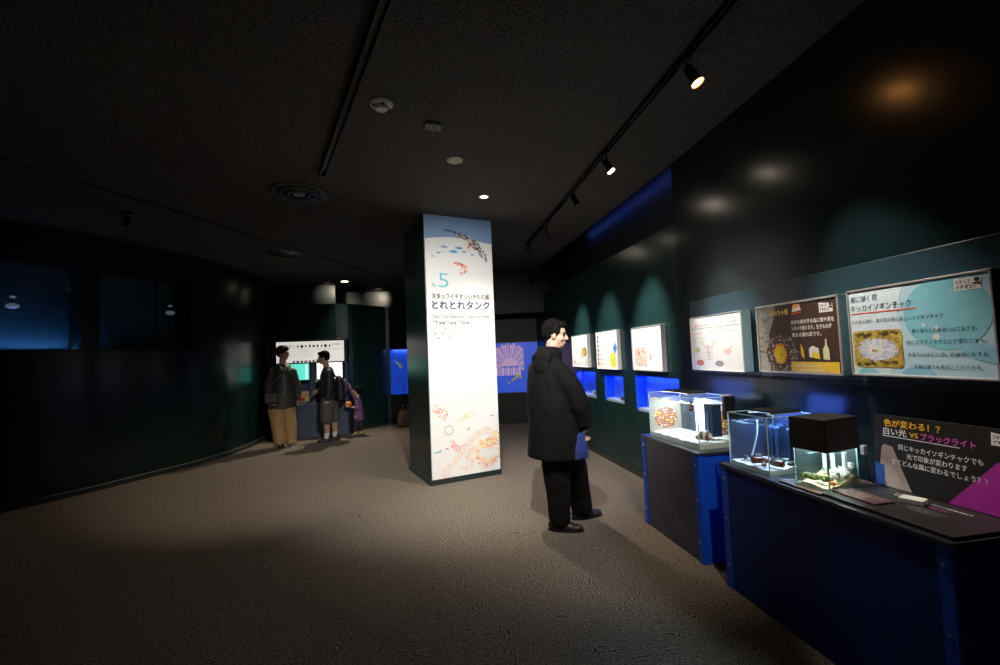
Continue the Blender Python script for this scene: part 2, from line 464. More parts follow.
# back walls
KW = smooth_line([(-3.6, 9.75), (-2.6, 9.74), (-1.62, 9.72), (-1.2, 10.02), (-.86, 10.40), (-.80, 10.62)], 6)
m = strip_wall(KW, 0, 2.68, .12, WALL); struct('wall_back', m, 'low dark teal wall behind the kiosk')
m = strip_wall(offset(KW, -.012), 0, .07, .012, BASEB); struct('baseboard_back', m, 'skirting along the teal wall behind the kiosk')
# wall with the blue picture window, right of the corner
m = MB()
AX0, AX1, AZ0, AZ1, AY = -.745, .35, .64, 1.715, 10.63
m.box(-.80, AX0, AY, AY + .1, 0, 2.68, WALL); m.box(AX0, AX1, AY, AY + .1, 0, AZ0, WALL); m.box(AX0, AX1, AY, AY + .1, AZ1, 2.68, WALL); m.box(AX1, 1.4, AY, AY + .1, 0, 2.68, WALL)
struct('wall_alcove', m, 'dark wall with a blue window beside the pillar', 'wall')
m = MB(); m.box(-3.9, -1.86, 10.32, 10.42, 2.0, CZ, WALLU); struct('wall_upper_left', m, 'upper wall above the kiosk', 'wall')
m = MB(); m.box(-2.3, 1.6, 11.42, 11.52, 2.0, CZ, WALLU); struct('wall_upper_right', m, 'recessed upper wall beside the pillar', 'wall')
m = strip_wall([(.7, 9.62), (3.0, 9.11)], 0, CZ, .1, WALLD); struct('wall_far', m, 'dark end wall behind the pillar', 'wall')
m = strip_wall([(.95, 8.92), (3.0, 8.45)], 2.3, CZ + .3, .12, WALLD); struct('wall_far_upper', m, 'dark bulkhead above the end wall', 'wall')
# closing walls out of the picture, so the room stays dark
m = MB(); m.box(-8, 4, -2.1, -2, 0, 3.3, WALLD); struct('wall_behind', m, 'dark wall at the back of the room', 'wall')
m = MB(); m.box(-8.1, -8, -2, 12.5, 0, 3.3, WALLD); struct('wall_side', m, 'dark outer wall', 'wall')
m = MB(); m.box(-8, 4, 12.5, 12.6, 0, 3.3, WALLD); struct('wall_end', m, 'dark wall at the far end', 'wall')
# ceiling trims seen as thin dark lines
m = strip_wall([(-4.6, 1.3), (-2.706, 4.991), (-1.48, 7.648), (-.9, 8.9)], CZ - .012, CZ, .015, BLACK); struct('trim_1', m, 'thin dark joint line across the ceiling')

# ================================================================= PILLAR AND SIGN
PR = math.atan2(.254, .838)
PT = Matrix.Translation((.067, 5.248, 0)) @ Matrix.Rotation(PR, 4, 'Z')
m = MB(); m.box(-.005, .88, .004, .89, 0, CZ, WALL, PT); struct('pillar', m, 'square dark pillar carrying the white sign', bevel=.004)
m = MB(); m.box(-.02, .895, -.012, .905, 0, .062, BASEB, PT); struct('baseboard_pillar', m, 'dark plinth strip round the pillar foot')
sg = thing('sign_panel', 'tall floodlit white sign with a big 5 covering the front of the pillar', 'sign', (.067, 5.248, 0), PR)
b = MB(); b.box(0, .876, -.022, .003, .066, 3.17, mat('sign_board', (.82, .82, .80), .6, var=.01)); b.build('board', sg, .002)
b = MB(); b.clip = (.001, .067, .875, 3.169); Y = -.0225
SKY = mat('sign_sky', (.24, .38, .62), .6, var=.06, scale=5)
b.flat([(.001, 3.168), (.001, 2.877), (.12, 2.9), (.25, 2.912), (.37, 2.917), (.49, 2.915), (.6, 2.903), (.7, 2.888), (.8, 2.878), (.875, 2.874), (.875, 3.168)][::-1], SKY, Y)
SHK = [INK, INK, mat('shark_grey', (.35, .33, .32), .6), CREAM, PINK, mat('shark_brown', (.25, .12, .08), .6)]
b.mosaic([(.209, 2.997), (.28, 2.996), (.347, 2.987), (.487, 2.939)], [.006, .010, .016, .026], [INK, INK, INK, mat('shark_grey', (0, 0, 0))], 16, 2, Y - .0006)
b.mosaic([(.47, 2.948), (.55, 2.915), (.613, 2.872), (.707, 2.783), (.76, 2.71), (.80, 2.645)], [.028, .04, .05, .045, .04, .018], SHK, 20, 6, Y - .0006)
b.mosaic([(.60, 2.86), (.56, 2.80), (.55, 2.76)], [.03, .025, .006], [PINK, RED, CREAM], 5, 3, Y - .0006)
b.mosaic([(.66, 2.85), (.70, 2.88), (.72, 2.90)], [.03, .025, .006], [CREAM, mat('shark_grey', (0, 0, 0)), PINK], 5, 3, Y - .0006)
b.mosaic([(.42, 2.955), (.43, 2.91)], [.022, .004], [INK, PINK], 3, 2, Y - .0006)
FB = mat('fish_blue', (.06, .33, .62), .6); FP = mat('fish_pale', (.35, .42, .60), .6)
for i, (x, z, rx) in enumerate(((.24, 2.794, .045), (.433, 2.79, .042), (.361, 2.743, .048), (.166, 2.718, .024), (.088, 2.671, .019), (.222, 2.731, .016), (.498, 2.747, .027), (.606, 2.718, .024))):
    mt_ = FP if i in (0, 5) else FB; b.oval(x, z, rx, rx * .36, mt_, Y - .0006, 18)
    b.flat([(x - rx * .9, z), (x - rx * 1.3, z + rx * .3), (x - rx * 1.3, z - rx * .3)][::-1], mt_, Y - .0007)
SH = [ORANGE, PINK, PEACH, mat('shark_brown', (0, 0, 0)), RED]
b.mosaic([(.36, 2.60), (.42, 2.592), (.472, 2.572), (.51, 2.535), (.49, 2.49), (.43, 2.47)], [.014, .022, .026, .022, .018, .012], SH, 14, 3, Y - .0006)
for q in ([(.36, 2.61), (.31, 2.57), (.30, 2.50)], [(.50, 2.57), (.58, 2.57), (.66, 2.555)], [(.48, 2.56), (.53, 2.62)], [(.40, 2.60), (.39, 2.65)], [(.47, 2.52), (.40, 2.52), (.36, 2.49)], [(.52, 2.53), (.57, 2.47)]):
    b.mosaic(q, [.004, .003, .002], [PEACH, PINK, ORANGE], 6, 1, Y - .0006)
b.text('5', .155, 2.30, .125, .255, TEAL, Y - .0006, -.012); b.text('A-', .063, 2.30, .075, .085, TEAL, Y - .0006)
b.text('スタッフイチオシいきもの展', .065, 2.168, .745, .074, mat('ink_brownblack', (.025, .02, .03), .6), Y - .0006, .035)
b.text('とれとれタンク', .065, 2.048, .745, .112, INKN, Y - .0006, .05)
b.text('Our Top Featured Creatures Picks', .068, 1.935, .735, .050, mat('sign_grey', (.05, .05, .055), .6), Y - .0006, .03)
b.text('“Tore Tore” Tank', .072, 1.857, .46, .066, mat('sign_grey', (0, 0, 0)), Y - .0006, .04)
for z, t, w in ((1.795, '生きものの魅力を伝えたいスタッフたちが', .53), (1.738, '選んだ推しの生きものたちをこの水そうで', .63), (1.683, 'ご紹介します。', .26)): b.text(t, .074, z, w, .034, mat('sign_pale_grey', (.14, .14, .14), .6), Y - .0006, .02)
b.mosaic([(.03, .92), (.08, .86), (.15, .82), (.20, .74)], [.03, .06, .065, .03], [RED, PINK, PEACH, ORANGE, CREAM], 8, 5, Y - .0006, .4)
b.mosaic([(.34, .70), (.40, .74), (.47, .77), (.54, .79), (.60, .81)], [.004, .03, .045, .02, .004], [YELLOW, PEACH, YELLOW, CREAM], 10, 3, Y - .0006, .3)
b.ring(.221, .614, .05, .006, LGREY, Y - .0006); b.ring(.225, .61, .035, .003, PEACH, Y - .0006); b.oval(.47, .60, .012, .008, GREY, Y - .0006); b.oval(.79, .73, .03, .005, LGREY, Y - .0006); b.oval(.19, .40, .025, .007, LGREY, Y - .0006)
b.mosaic([(.255, .50), (.27, .43), (.33, .385), (.39, .39), (.42, .44)], [.02, .04, .04, .03, .008], [PINK, mat('print_rose', (.80, .30, .28), .55), PEACH], 9, 4, Y - .0006, .25)
b.oval(.092, .378, .035, .010, TEAL, Y - .0006, rot=R(15)); b.flat([(.06, .37), (.035, .385), (.035, .355)], TEAL, Y - .0006)
PALE = [PEACH, PEACH, PINK, CREAM]
b.mosaic([(.19, .15), (.21, .11), (.17, .075), (.13, .10), (.15, .16), (.22, .19), (.30, .25), (.37, .34), (.48, .44), (.58, .52), (.68, .56), (.76, .54), (.78, .47), (.74, .44)], [.010, .014, .018, .022, .024, .026, .032, .038, .04, .042, .045, .04, .03, .014], PALE, 44, 3, Y - .0006, .2)
b.mosaic([(.33, .18), (.40, .13), (.50, .16), (.50, .23), (.44, .28), (.50, .34), (.60, .38)], [.012, .024, .03, .034, .034, .04, .05], PALE, 26, 3, Y - .0006, .2)
b.mosaic([(.575, .34), (.57, .24), (.62, .17), (.70, .14), (.80, .17), (.868, .25)], [.012, .028, .034, .034, .032, .02], [RED, ORANGE, PINK, PEACH], 22, 3, Y - .0006, .3)
b.mosaic([(.60, .36), (.60, .26), (.66, .21), (.75, .20), (.83, .24)], [.01, .02, .024, .022, .012], [YELLOW, YELLOW, ORANGE, PEACH], 15, 2, Y - .0006, .3)
b.mosaic([(.60, .46), (.66, .38), (.74, .41), (.82, .47), (.868, .53)], [.012, .045, .06, .06, .04], [YELLOW, YELLOW, ORANGE, PEACH, PEACH], 14, 4, Y - .0006, .22)
b.mosaic([(.72, .335), (.78, .35), (.83, .38), (.87, .41)], [.006, .02, .026, .03], [RED, PINK, RED, PEACH], 10, 3, Y - .0006, .35)
b.mosaic([(.87, .30), (.84, .33), (.80, .32)], [.02, .018, .006], [YELLOW, PEACH, ORANGE], 5, 2, Y - .0006, .3)
b.build('print', sg)


# ================================================================= CEILING FITTINGS
def rail(name, label, a, b_, w, h, group):
    a = Vector(a); b_ = Vector(b_); d = (b_ - a); L_ = d.length
    t = thing(name, label, 'lighting track', a, math.atan2(d.y, d.x), group)
    m = MB(); m.box(0, L_, -w / 2, -w / 2 + .008, -h, 0, SOOT); m.box(0, L_, w / 2 - .008, w / 2, -h, 0, SOOT); m.box(0, L_, -w / 2, w / 2, -.008, 0, SOOT)
    m.build('rail', t)
    m = MB(); m.box(L_, L_ + .03, -w / 2 - .003, w / 2 + .003, -h - .003, 0, mat('rail_end_grey', (.06, .06, .06), .4)); m.build('end_cap', t)
    return t


rail('lighting_track', 'empty black track on the ceiling left of the smoke detector', (.45, .4, CZ - .001), (-.825, 4.12, CZ - .001), .055, .035, 'ceiling lighting tracks')
rail('lighting_track', 'black ceiling track carrying the spotlights along the right wall', (1.515, .3, CZ - .001), (1.66, 6.7, CZ - .001), .04, .035, 'ceiling lighting tracks')


def spotlight(x, y, head, target, label, lens, es, power, angle, color, group='spotlights on the right track', blend=1.0):
    t = thing('track_spotlight', label, 'spotlight', (x, y, CZ - .036), 0, group)
    m = MB(); m.box(-.016, .016, -.05, .05, -.016, 0, SOOT); m.build('track_adapter', t, .003)
    h = Vector(head) - Vector((x, y, CZ - .036)); d = (Vector(target) - Vector(head)).normalized()
    back = h - d * .11
    m = MB(); m.tube([(0, 0, -.014), (h.x * .25, h.y * .25, -.05), tuple(h - d * .06)], .008, SOOT); m.build('arm', t)
    m = MB(); m.cyl(back, h, .027, .034, SOOT, 24); m.cyl(h - d * .004, h + d * .008, .036, .036, SOOT, 24, False); bd = m.build('lamp_body', t, 0)
    mm = mat(lens[0], (.8, .8, .8), .3, emit=lens[1], es=es)
    m = MB(); m.cyl(h + d * .001, h + d * .004, .031, .031, mm, 24); m.build('lens', bd)
    if lens[0] == 'lens_orange':
        m = MB(); m.cyl(h + d * .004, h + d * .010, .037, .037, mat('glow_ring', (.3, .1, .02), .4, emit=(1, .30, .05), es=1.6), 24, False); m.build('glow_ring', bd)  # orange glow round the lens, built as an emissive ring
    s = spot('lamp_light', Vector((x, y, CZ - .036)) + h + d * .02, target, power, angle, color, blend, .03)
    return t


spotlight(1.56, 2.26, (1.60, 2.224, 2.985), (2.2, 1.76, 1.34), 'lit track spotlight glowing orange, closest to the camera', ('lens_orange', (1, .40, .11)), 60, 200, 41, (1, .88, .76), blend=1.0)
spotlight(1.587, 3.46, (1.60, 3.404, 2.965), (2.25, 2.95, 1.5), 'lit track spotlight second along from the orange one', ('lens_white', (1, .86, .68)), 42, 300, 34, (1, .96, .90), blend=1.0)
spotlight(1.606, 4.33, (1.60, 4.24, 2.975), (2.42, 4.42, 1.60), 'slim tilted track spotlight third from the orange one', ('lens_soft', (1, .86, .68)), 120, 380, 40, (1, .95, .88))
spotlight(1.63, 5.40, (1.60, 5.299, 2.905), (2.42, 5.52, 1.60), 'track spotlight fourth from the orange one, above the standing man', ('lens_white', (0, 0, 0)), 55, 300, 42, (1, .95, .88))
spotlight(1.648, 6.36, (1.60, 6.25, 2.96), (2.42, 6.52, 1.60), 'farthest small track spotlight beside the sign top', ('lens_soft', (0, 0, 0)), 30, 360, 36, (1, .95, .88))
# spotlight on the dark left ceiling
t = thing('ceiling_spotlight', 'small unlit spotlight with a pale front on the dark left ceiling', 'spotlight', (-3.1, 5.36, CZ))
m = MB(); m.cyl((0, 0, -.03), (0, 0, 0), .05, .05, SOOT); m.build('base', t)
m = MB(); m.cyl((0, 0, -.03), (-.005, 0, -.07), .01, .01, SOOT); m.cyl((-.02, 0, -.15), (.03, 0, -.04), .035, .035, SOOT); m.build('lamp_body', t)
m = MB(); m.cyl((.03, 0, -.04), (.034, 0, -.031), .03, .03, mat('pale_cap', (.6, .65, .8), .4)); m.build('front_ring', t)

t = thing('smoke_detector', 'white round smoke detector on the ceiling', 'smoke detector', (-.216, 2.958, CZ))
m = MB(); m.lathe([(.0, 0), (.078, 0), (.078, -.008), (.066, -.02), (.0, -.02)], WHITE); m.build('base', t, smooth=False)
m = MB(); m.lathe([(.046, -.02), (.046, -.034), (.036, -.046), (0, -.05)], WHITE, 24); m.build('chamber', t)
for k in range(4):
    a = R(k * 90 + 20); m = MB(); m.box(.0462 * math.cos(a) - .010, .0462 * math.cos(a) + .010, .0462 * math.sin(a) - .010, .0462 * math.sin(a) + .010, -.032, -.023, INK); m.build('slot', t)
t = thing('ceiling_speaker', 'plain beige disc on the ceiling between sign and smoke detector', 'ceiling disc', (.336, 3.782, CZ))
m = MB(); m.lathe([(0, 0), (.062, 0), (.062, -.006), (.054, -.012), (0, -.014)], mat('beige_plastic', (.45, .38, .27), .5)); m.build('cover', t, smooth=False)
m = MB(); m.lathe([(.07, 0), (.07, -.003), (.06, -.003)], mat('beige_plastic', (0, 0, 0))); m.build('rim', t)
t = thing('ceiling_hatch', 'small dark square fitting on the ceiling', 'ceiling fitting', (.133, 3.209, CZ), R(12))
m = MB(); m.box(-.065, .065, -.05, .05, -.014, 0, mat('brown_black', (.018, .014, .012), .6)); m.build('cover', t, .003)
m = MB(); [m.box(-.055 + .028 * k, -.04 + .028 * k, -.04, .04, -.018, -.014, BLACK) for k in range(4)]; m.build('grille', t)


def downlight(x, y, label, es, r=.055):
    t = thing('downlight', label, 'downlight', (x, y, CZ), 0, 'recessed ceiling downlights')
    m = MB(); m.lathe([(r + .012, 0), (r + .012, -.006), (r, -.008), (r - .004, -.002)], SILVER, 28); m.build('rim', t)
    m = MB(); m.lathe([(0, -.004), (r - .002, -.003), (r - .002, 0), (0, 0)], mat(f'downlight_lens_{int(es)}', (.8, .8, .8), .3, emit=(1, .84, .62), es=es), 24); m.build('lens', t)


downlight(.709, 4.637, 'bright downlight in the ceiling just above the white sign', 6, .045)
downlight(-1.578, 9.85, 'warm glowing downlight in the ceiling above the kiosk', 22, .075)


def vent(x, y, r, label):
    t = thing('air_vent', label, 'air vent', (x, y, CZ), 0, 'round ceiling air vents')
    for k, (ra, rb, z) in enumerate(((r, r * .86, .012), (r * .74, r * .6, .022), (r * .5, r * .36, .03))):
        m = MB(); m.lathe([(ra, 0), (ra, -z * .4), (rb, -z), (rb - .008, -z), (rb - .008, 0)], SOOT, 40); m.build('vent_ring', t)
    m = MB(); m.lathe([(0, -.026), (r * .2, -.026), (r * .24, -.02), (r * .24, 0)], SOOT, 32); m.build('vent_core', t)
    m = MB(); m.lathe([(0, -.002), (r * .85, -.002)], BLACK, 32); m.build('vent_throat', t)


vent(-1.16, 4.64, .28, 'black round ring vent at the end of the empty track')
vent(-2.058, 7.288, .24, 'distant black ring vent over the left wall end')

# pale round discs behind the left windows, with a faint emission of their own
for (px, py, pz, lab, gl) in ((-4.571, 5.913, 2.30, 'pale oval discs behind the blue lit window', 1), (-3.657, 7.31, 2.34, 'pale oval discs behind the unlit window', 1)):
    t = thing('oval_disc', lab, 'window fitting', (px, py, pz), 0, 'pale discs behind the left windows')
    pm = mat('disc_glass', (.75, .78, .80), .3, emit=(.8, .88, 1), es=.10)
    m = MB(); m.ell((0, 0, -.048), (.058, .058, .032), pm, 20, 12); m.cyl((0, 0, -.05), (0, 0, .035), .006, .006, SOOT); m.build('lower_disc', t, smooth=True)
    m = MB(); m.ell((0, 0, .055), (.028, .028, .016), pm, 16, 8); m.cyl((0, 0, .06), (0, 0, HEAD - pz), .002, .002, BLACK); m.build('upper_disc', t, smooth=True)


# ================================================================= POSTERS
def poster(loc, rz, w, h, depth, label, board_m, frame_m, draw, group, fw_=.010):
    """local x along the wall to the right, z up, -y out of the wall; origin at the centre of the back"""
    t = thing('poster_board', label, 'poster', loc, rz, group)
    m = MB(); m.box(-w / 2, w / 2, -depth, 0, -h / 2, h / 2, board_m); m.build('backing_panel', t, .003)
    m = MB(); y0, y1 = -depth - .006, -depth + .004; f = fw_
    m.box(-w / 2, w / 2, y0, y1, h / 2 - f, h / 2, frame_m); m.box(-w / 2, w / 2, y0, y1, -h / 2, -h / 2 + f, frame_m)
    m.box(-w / 2, -w / 2 + f, y0, y1, -h / 2, h / 2, frame_m); m.box(w / 2 - f, w / 2, y0, y1, -h / 2, h / 2, frame_m)
    m.build('frame', t, .0015)
    p = MB(); p.clip = (-w / 2 + .001, -h / 2 + .001, w / 2 - .001, h / 2 - .001); draw(p, w, h, -depth - .0005); p.build('print', t)
    return t


def logo(p, x, z, w, h, y):
    p.flat([(x, z), (x + w, z), (x + w, z + h * .8), (x, z + h)], PRINTW, y)
    p.text('スタッフ', x + w * .06, z + h * .52, w * .55, h * .36, INK, y - .0004, .03)
    p.text('イチオシ！', x + w * .06, z + h * .12, w * .72, h * .38, INK, y - .0004, .05)
    p.oval(x + w * .86, z + h * .72, w * .10, h * .16, INK, y - .0004); p.flat([(x + w * .62, z + h * .5), (x + w * .98, z + h * .3), (x + w * .98, z + h * .55)], INK, y - .0005)


WHT = mat('poster_white', (.84, .84, .82), .45, var=.02)
CYAN = mat('poster_cyan', (.36, .72, .76), .45, var=.04, scale=3)


def p6(p, w, h, y):
    X = lambda f: -w / 2 + f * w
    Zf = lambda f: h / 2 - f * h
    p.rect(X(0), Zf(1), X(1), Zf(0), mat('poster_paleblue', (.50, .74, .86), .45, var=.05, scale=3), y)
    L = y - .0005
    C2 = mat('poster_aqua', (.24, .62, .72), .45); C3 = mat('poster_sky', (.28, .60, .78), .45); C4 = mat('poster_mist', (.70, .84, .92), .45)
    p.flat([(X(0), Zf(0)), (X(.46), Zf(0)), (X(.40), Zf(.3)), (X(.44), Zf(.7)), (X(.3), Zf(1)), (X(0), Zf(1))][::-1], C4, L)
    p.oval(X(.72), Zf(.36), w * .27, h * .36, C2, L - .0004, 40); p.oval(X(.84), Zf(.30), w * .13, h * .27, C4, L - .0002, 36)
    p.flat([(X(.52), Zf(.22)), (X(.62), Zf(.5)), (X(.86), Zf(.8)), (X(1), Zf(.86)), (X(1), Zf(.70)), (X(.80), Zf(.62)), (X(.66), Zf(.36)), (X(.6), Zf(.2))], C3, L - .0006)
    p.oval(X(.52), Zf(.98), w * .12, h * .10, C3, L - .0006); p.oval(X(.14), Zf(.97), w * .09, h * .06, C2, L - .0006)
    p.rect(X(.10), Zf(1), X(.9), Zf(.97), C4, L - .0007)
    for cx, cz, r in ((.58, .46, .012), (.665, .50, .014), (.655, .585, .022)): p.oval(X(cx), Zf(cz), w * r, w * r, mat('bubble_pink', (.80, .72, .76), .5), L - .0008)
    T_ = L - .0012
    p.text('海に咲く花', X(.03), Zf(.145), w * .23, h * .082, INKT, T_, .004)
    p.text('キッカイソギンチャク', X(.03), Zf(.255), w * .48, h * .088, INKT, T_, .004)
    p.rect(X(.03), Zf(.288), X(.545), Zf(.276), RED, T_)
    p.text('その名の通り、菊の花の様な美しいイソギンチャク', X(.03), Zf(.40), w * .68, h * .055, INKT, T_)
    for z, x0, t, ww in ((.54, .50, '飾り様などの色合いはさまざま。', .40), (.655, .455, '時にはクマノミやエビが潜むことも。', .49), (.78, .455, '水深５ｍほどの浅い岩礁域にもすみ、', .50), (.905, .49, '干潮の磯でも見ることができる。', .42)): p.text(t, X(x0), Zf(z), w * ww, h * .052, INKT, T_)
    # photo: white anemone on ochre sand
    x0, x1, z0, z1 = X(.03), X(.425), Zf(.90), Zf(.485)
    SAND = mat('photo_ochre', (.50, .36, .06), .5, var=.5, scale=60); p.rrect(x0, z0, x1, z1, .02, SAND, T_)
    for k in range(26): p.oval(random.uniform(x0 + .02, x1 - .02), random.choice([random.uniform(z1 - .03, z1 - .012), random.uniform(z0 + .012, z0 + .03)]), random.uniform(.008, .018), random.uniform(.004, .01), mat('photo_olive', (.12, .09, .02), .5), T_ - .0003, 10, wob=.4, seed=k)
    cx, cz = (x0 + x1) / 2, (z0 + z1) / 2 - .004; TN = [mat('tentacle_white', (.85, .86, .90), .5), mat('tentacle_lilac', (.55, .58, .75), .5), mat('tentacle_blue', (.62, .70, .86), .5)]
    p.oval(cx, cz, .088, .05, TN[0], T_ - .0006, 40, wob=.2)
    for k in range(190):
        a = random.uniform(0, 6.28); r1 = random.uniform(.35, .8); r2 = r1 + random.uniform(.2, .38); da = random.uniform(-.2, .2)
        q = Vector((cx + .095 * r1 * math.cos(a), cz + .056 * r1 * math.sin(a))); e = Vector((cx + .098 * r2 * math.cos(a + da), cz + .057 * r2 * math.sin(a + da)))
        nrm = Vector((-(e - q).y, (e - q).x)).normalized() * .0028
        p.flat([tuple(q - nrm), tuple(q + nrm), tuple(e + nrm * .4), tuple(e - nrm * .4)], TN[k % 3 if k % 4 else 0], T_ - .0008 - k * 2e-6)
    p.oval(cx - .005, cz - .006, .012, .008, GREEN, T_ - .0016, wob=.3); p.oval(cx - .018, cz - .004, .006, .006, RED, T_ - .0017)
    logo(p, X(.79), Zf(.165), w * .15, h * .12, T_)


def p5(p, w, h, y):
    X = lambda f: -w / 2 + f * w
    Zf = lambda f: h / 2 - f * h
    DB = mat('poster_darkbrown', (.060, .030, .022), .45, var=.05); p.rect(X(0), Zf(1), X(1), Zf(0), DB, y)
    L = y - .0005
    p.flat([(X(.0), Zf(.0)), (X(.27), Zf(.0)), (X(.25), Zf(.22)), (X(.17), Zf(.42)), (X(.16), Zf(1)), (X(0), Zf(1))][::-1], mat('photo_sand_grey', (.42, .40, .33), .5, var=.3, scale=40), L)
    for k in range(9): p.oval(X(random.uniform(.02, .15)), Zf(random.uniform(.2, .9)), .03, .006, mat('photo_ripple', (.25, .24, .20), .5), L - .0002, 14, wob=.3, seed=k)
    p.oval(X(.32), Zf(.73), w * .20, h * .285, mat('photo_rind', (.10, .05, .045), .5), L - .0004, 36, wob=.15)
    for k in range(150):
        a = random.uniform(0, 6.28); r = random.uniform(.55, 1.02)
        x_, z_ = X(.32 + .20 * r * math.cos(a)), Zf(.73 + .285 * r * math.sin(a))
        if z_ < Zf(.985): continue
        p.oval(x_, z_, random.uniform(.003, .008), random.uniform(.003, .006), random.choice([mat('speck_tan', (.55, .35, .25), .5), mat('speck_pink', (.62, .42, .40), .5), mat('speck_dark', (.04, .03, .04), .5), mat('speck_pale', (.70, .66, .62), .5), mat('speck_blue', (.12, .25, .40), .5)]), L - .0007 - k * 2e-6, 8, wob=.4, seed=k)
    p.oval(X(.305), Zf(.72), w * .085, h * .15, ORANGE, L - .0014, 28, wob=.25); p.oval(X(.30), Zf(.73), w * .065, h * .12, YELLOW, L - .0016, 24, wob=.2); p.oval(X(.325), Zf(.735), .005, .005, INK, L - .0018)
    T_ = L - .002
    p.text('危険', X(.06), Zf(.17), w * .10, h * .085, mat('title_paleblue', (.60, .65, .85), .5), T_, .05)
    p.text('vs', X(.165), Zf(.165), w * .045, h * .07, PRINTW, T_, .02)
    p.text('おもちゃ箱', X(.215), Zf(.165), w * .225, h * .085, mat('title_apricot', (.95, .62, .16), .5), T_, .06)
    p.flat([(X(.49), Zf(.15)), (X(.60), Zf(.13)), (X(.58), Zf(.05)), (X(.51), Zf(.05))], PRINTW, T_); p.flat([(X(.51), Zf(.10)), (X(.58), Zf(.095)), (X(.57), Zf(.045)), (X(.52), Zf(.045))], ORANGE, T_ - .0003); p.flat([(X(.48), Zf(.19)), (X(.60), Zf(.17)), (X(.60), Zf(.145)), (X(.48), Zf(.165))], RED, T_ - .0003)
    logo(p, X(.80), Zf(.20), w * .14, h * .13, T_)
    for z, t, ww in ((.315, '自分の身を守る為に殻や貝を', .47), (.40, 'いろいろ使います。生きものが', .44), (.49, '集まる隠れ家です。', .33)): p.text(t, X(.475), Zf(z), w * ww, h * .062, mat('ink_offwhite', (.82, .78, .74), .5), T_, .05)
    p.flat([(X(.565), Zf(.73)), (X(.60), Zf(.80)), (X(.60), Zf(.68)), (X(.568), Zf(.59))], YELLOW, T_); p.flat([(X(.575), Zf(.72)), (X(.59), Zf(.75)), (X(.59), Zf(.69)), (X(.577), Zf(.65))], ORANGE, T_ - .0003)
    p.flat([(X(.66), Zf(.77)), (X(.775), Zf(.80)), (X(.765), Zf(.66)), (X(.70), Zf(.62)), (X(.66), Zf(.66))], PRINTW, T_); p.flat([(X(.69), Zf(.78)), (X(.775), Zf(.795)), (X(.77), Zf(.72)), (X(.69), Zf(.71))], YELLOW, T_ - .0003)
    p.flat([(X(.81), Zf(.80)), (X(.875), Zf(.81)), (X(.875), Zf(.68)), (X(.855), Zf(.62)), (X(.853), Zf(.54)), (X(.838), Zf(.54)), (X(.836), Zf(.62)), (X(.81), Zf(.67))], mat('bottle_print', (.75, .76, .48), .5), T_)
    p.rect(X(.44), Zf(.985), X(.965), Zf(.835), mat('banner_yellow', (.95, .62, .05), .5), T_)
    p.text('ごみを使う生きものもいますが、', X(.46), Zf(.90), w * .32, h * .042, PRINTW, T_ - .0004, .03); p.text('海にごみを捨てるのはやめましょう', X(.46), Zf(.962), w * .40, h * .042, PRINTW, T_ - .0004, .03)


def p4(p, w, h, y):
    X = lambda f: -w / 2 + f * w
    Zf = lambda f: h / 2 - f * h
    p.rect(X(0), Zf(1), X(1), Zf(0), WHT, y); L = y - .0006
    p.text('磯のなかまたち', X(.10), Zf(.19), w * .33, h * .06, mat('ink_rose', (.72, .30, .26), .5), L, .02); p.rect(X(.03), Zf(.225), X(.97), Zf(.215), LGREY, L)
    p.text('スタッフ', X(.77), Zf(.11), w * .13, h * .05, GREY, L); p.text('イチオシ！', X(.77), Zf(.17), w * .17, h * .05, GREY, L)
    p.text('エビのなかま', X(.06), Zf(.33), w * .2, h * .05, mat('ink_rose', (0, 0, 0)), L); p.text('はさみの形と大きさを比べてみよう', X(.42), Zf(.32), w * .45, h * .04, LGREY, L); p.text('見つけられるかな', X(.06), Zf(.42), w * .3, h * .035, LGREY, L)
    LB = mat('lobster_print', (.62, .52, .46), .5); LP = mat('lobster_pale', (.80, .60, .52), .5)
    p.mosaic([(X(.36), Zf(.52)), (X(.37), Zf(.66)), (X(.38), Zf(.82))], [.012, .018, .012], [LB, LP], 8, 2, L, .15)
    for sx in (-1, 1):
        p.mosaic([(X(.37 + sx * .02), Zf(.6)), (X(.37 + sx * .09), Zf(.55)), (X(.37 + sx * .13), Zf(.45))], [.003, .006, .010], [LB], 6, 1, L, .1)
        for k in range(4): p.mosaic([(X(.37), Zf(.62 + .05 * k)), (X(.37 + sx * (.10 - .01 * k)), Zf(.60 + .07 * k))], [.002, .002], [LB], 4, 1, L, .1)
    p.oval(X(.73), Zf(.66), w * .07, h * .05, LP, L, wob=.3); p.mosaic([(X(.75), Zf(.66)), (X(.82), Zf(.56)), (X(.86), Zf(.62))], [.006, .008, .005], [LP, LB], 6, 2, L, .15)
    p.oval(X(.14), Zf(.62), w * .055, h * .045, GREEN, L); p.oval(X(.18), Zf(.86), w * .08, h * .055, mat('oval_red', (.72, .16, .14), .5), L); p.oval(X(.57), Zf(.87), w * .08, h * .05, LGREY, L)
    p.text('食べる', X(.11), Zf(.635), w * .06, h * .03, PRINTW, L - .0004); p.text('イセエビ', X(.13), Zf(.875), w * .10, h * .035, PRINTW, L - .0004); p.text('カニ', X(.54), Zf(.885), w * .06, h * .03, PRINTW, L - .0004)


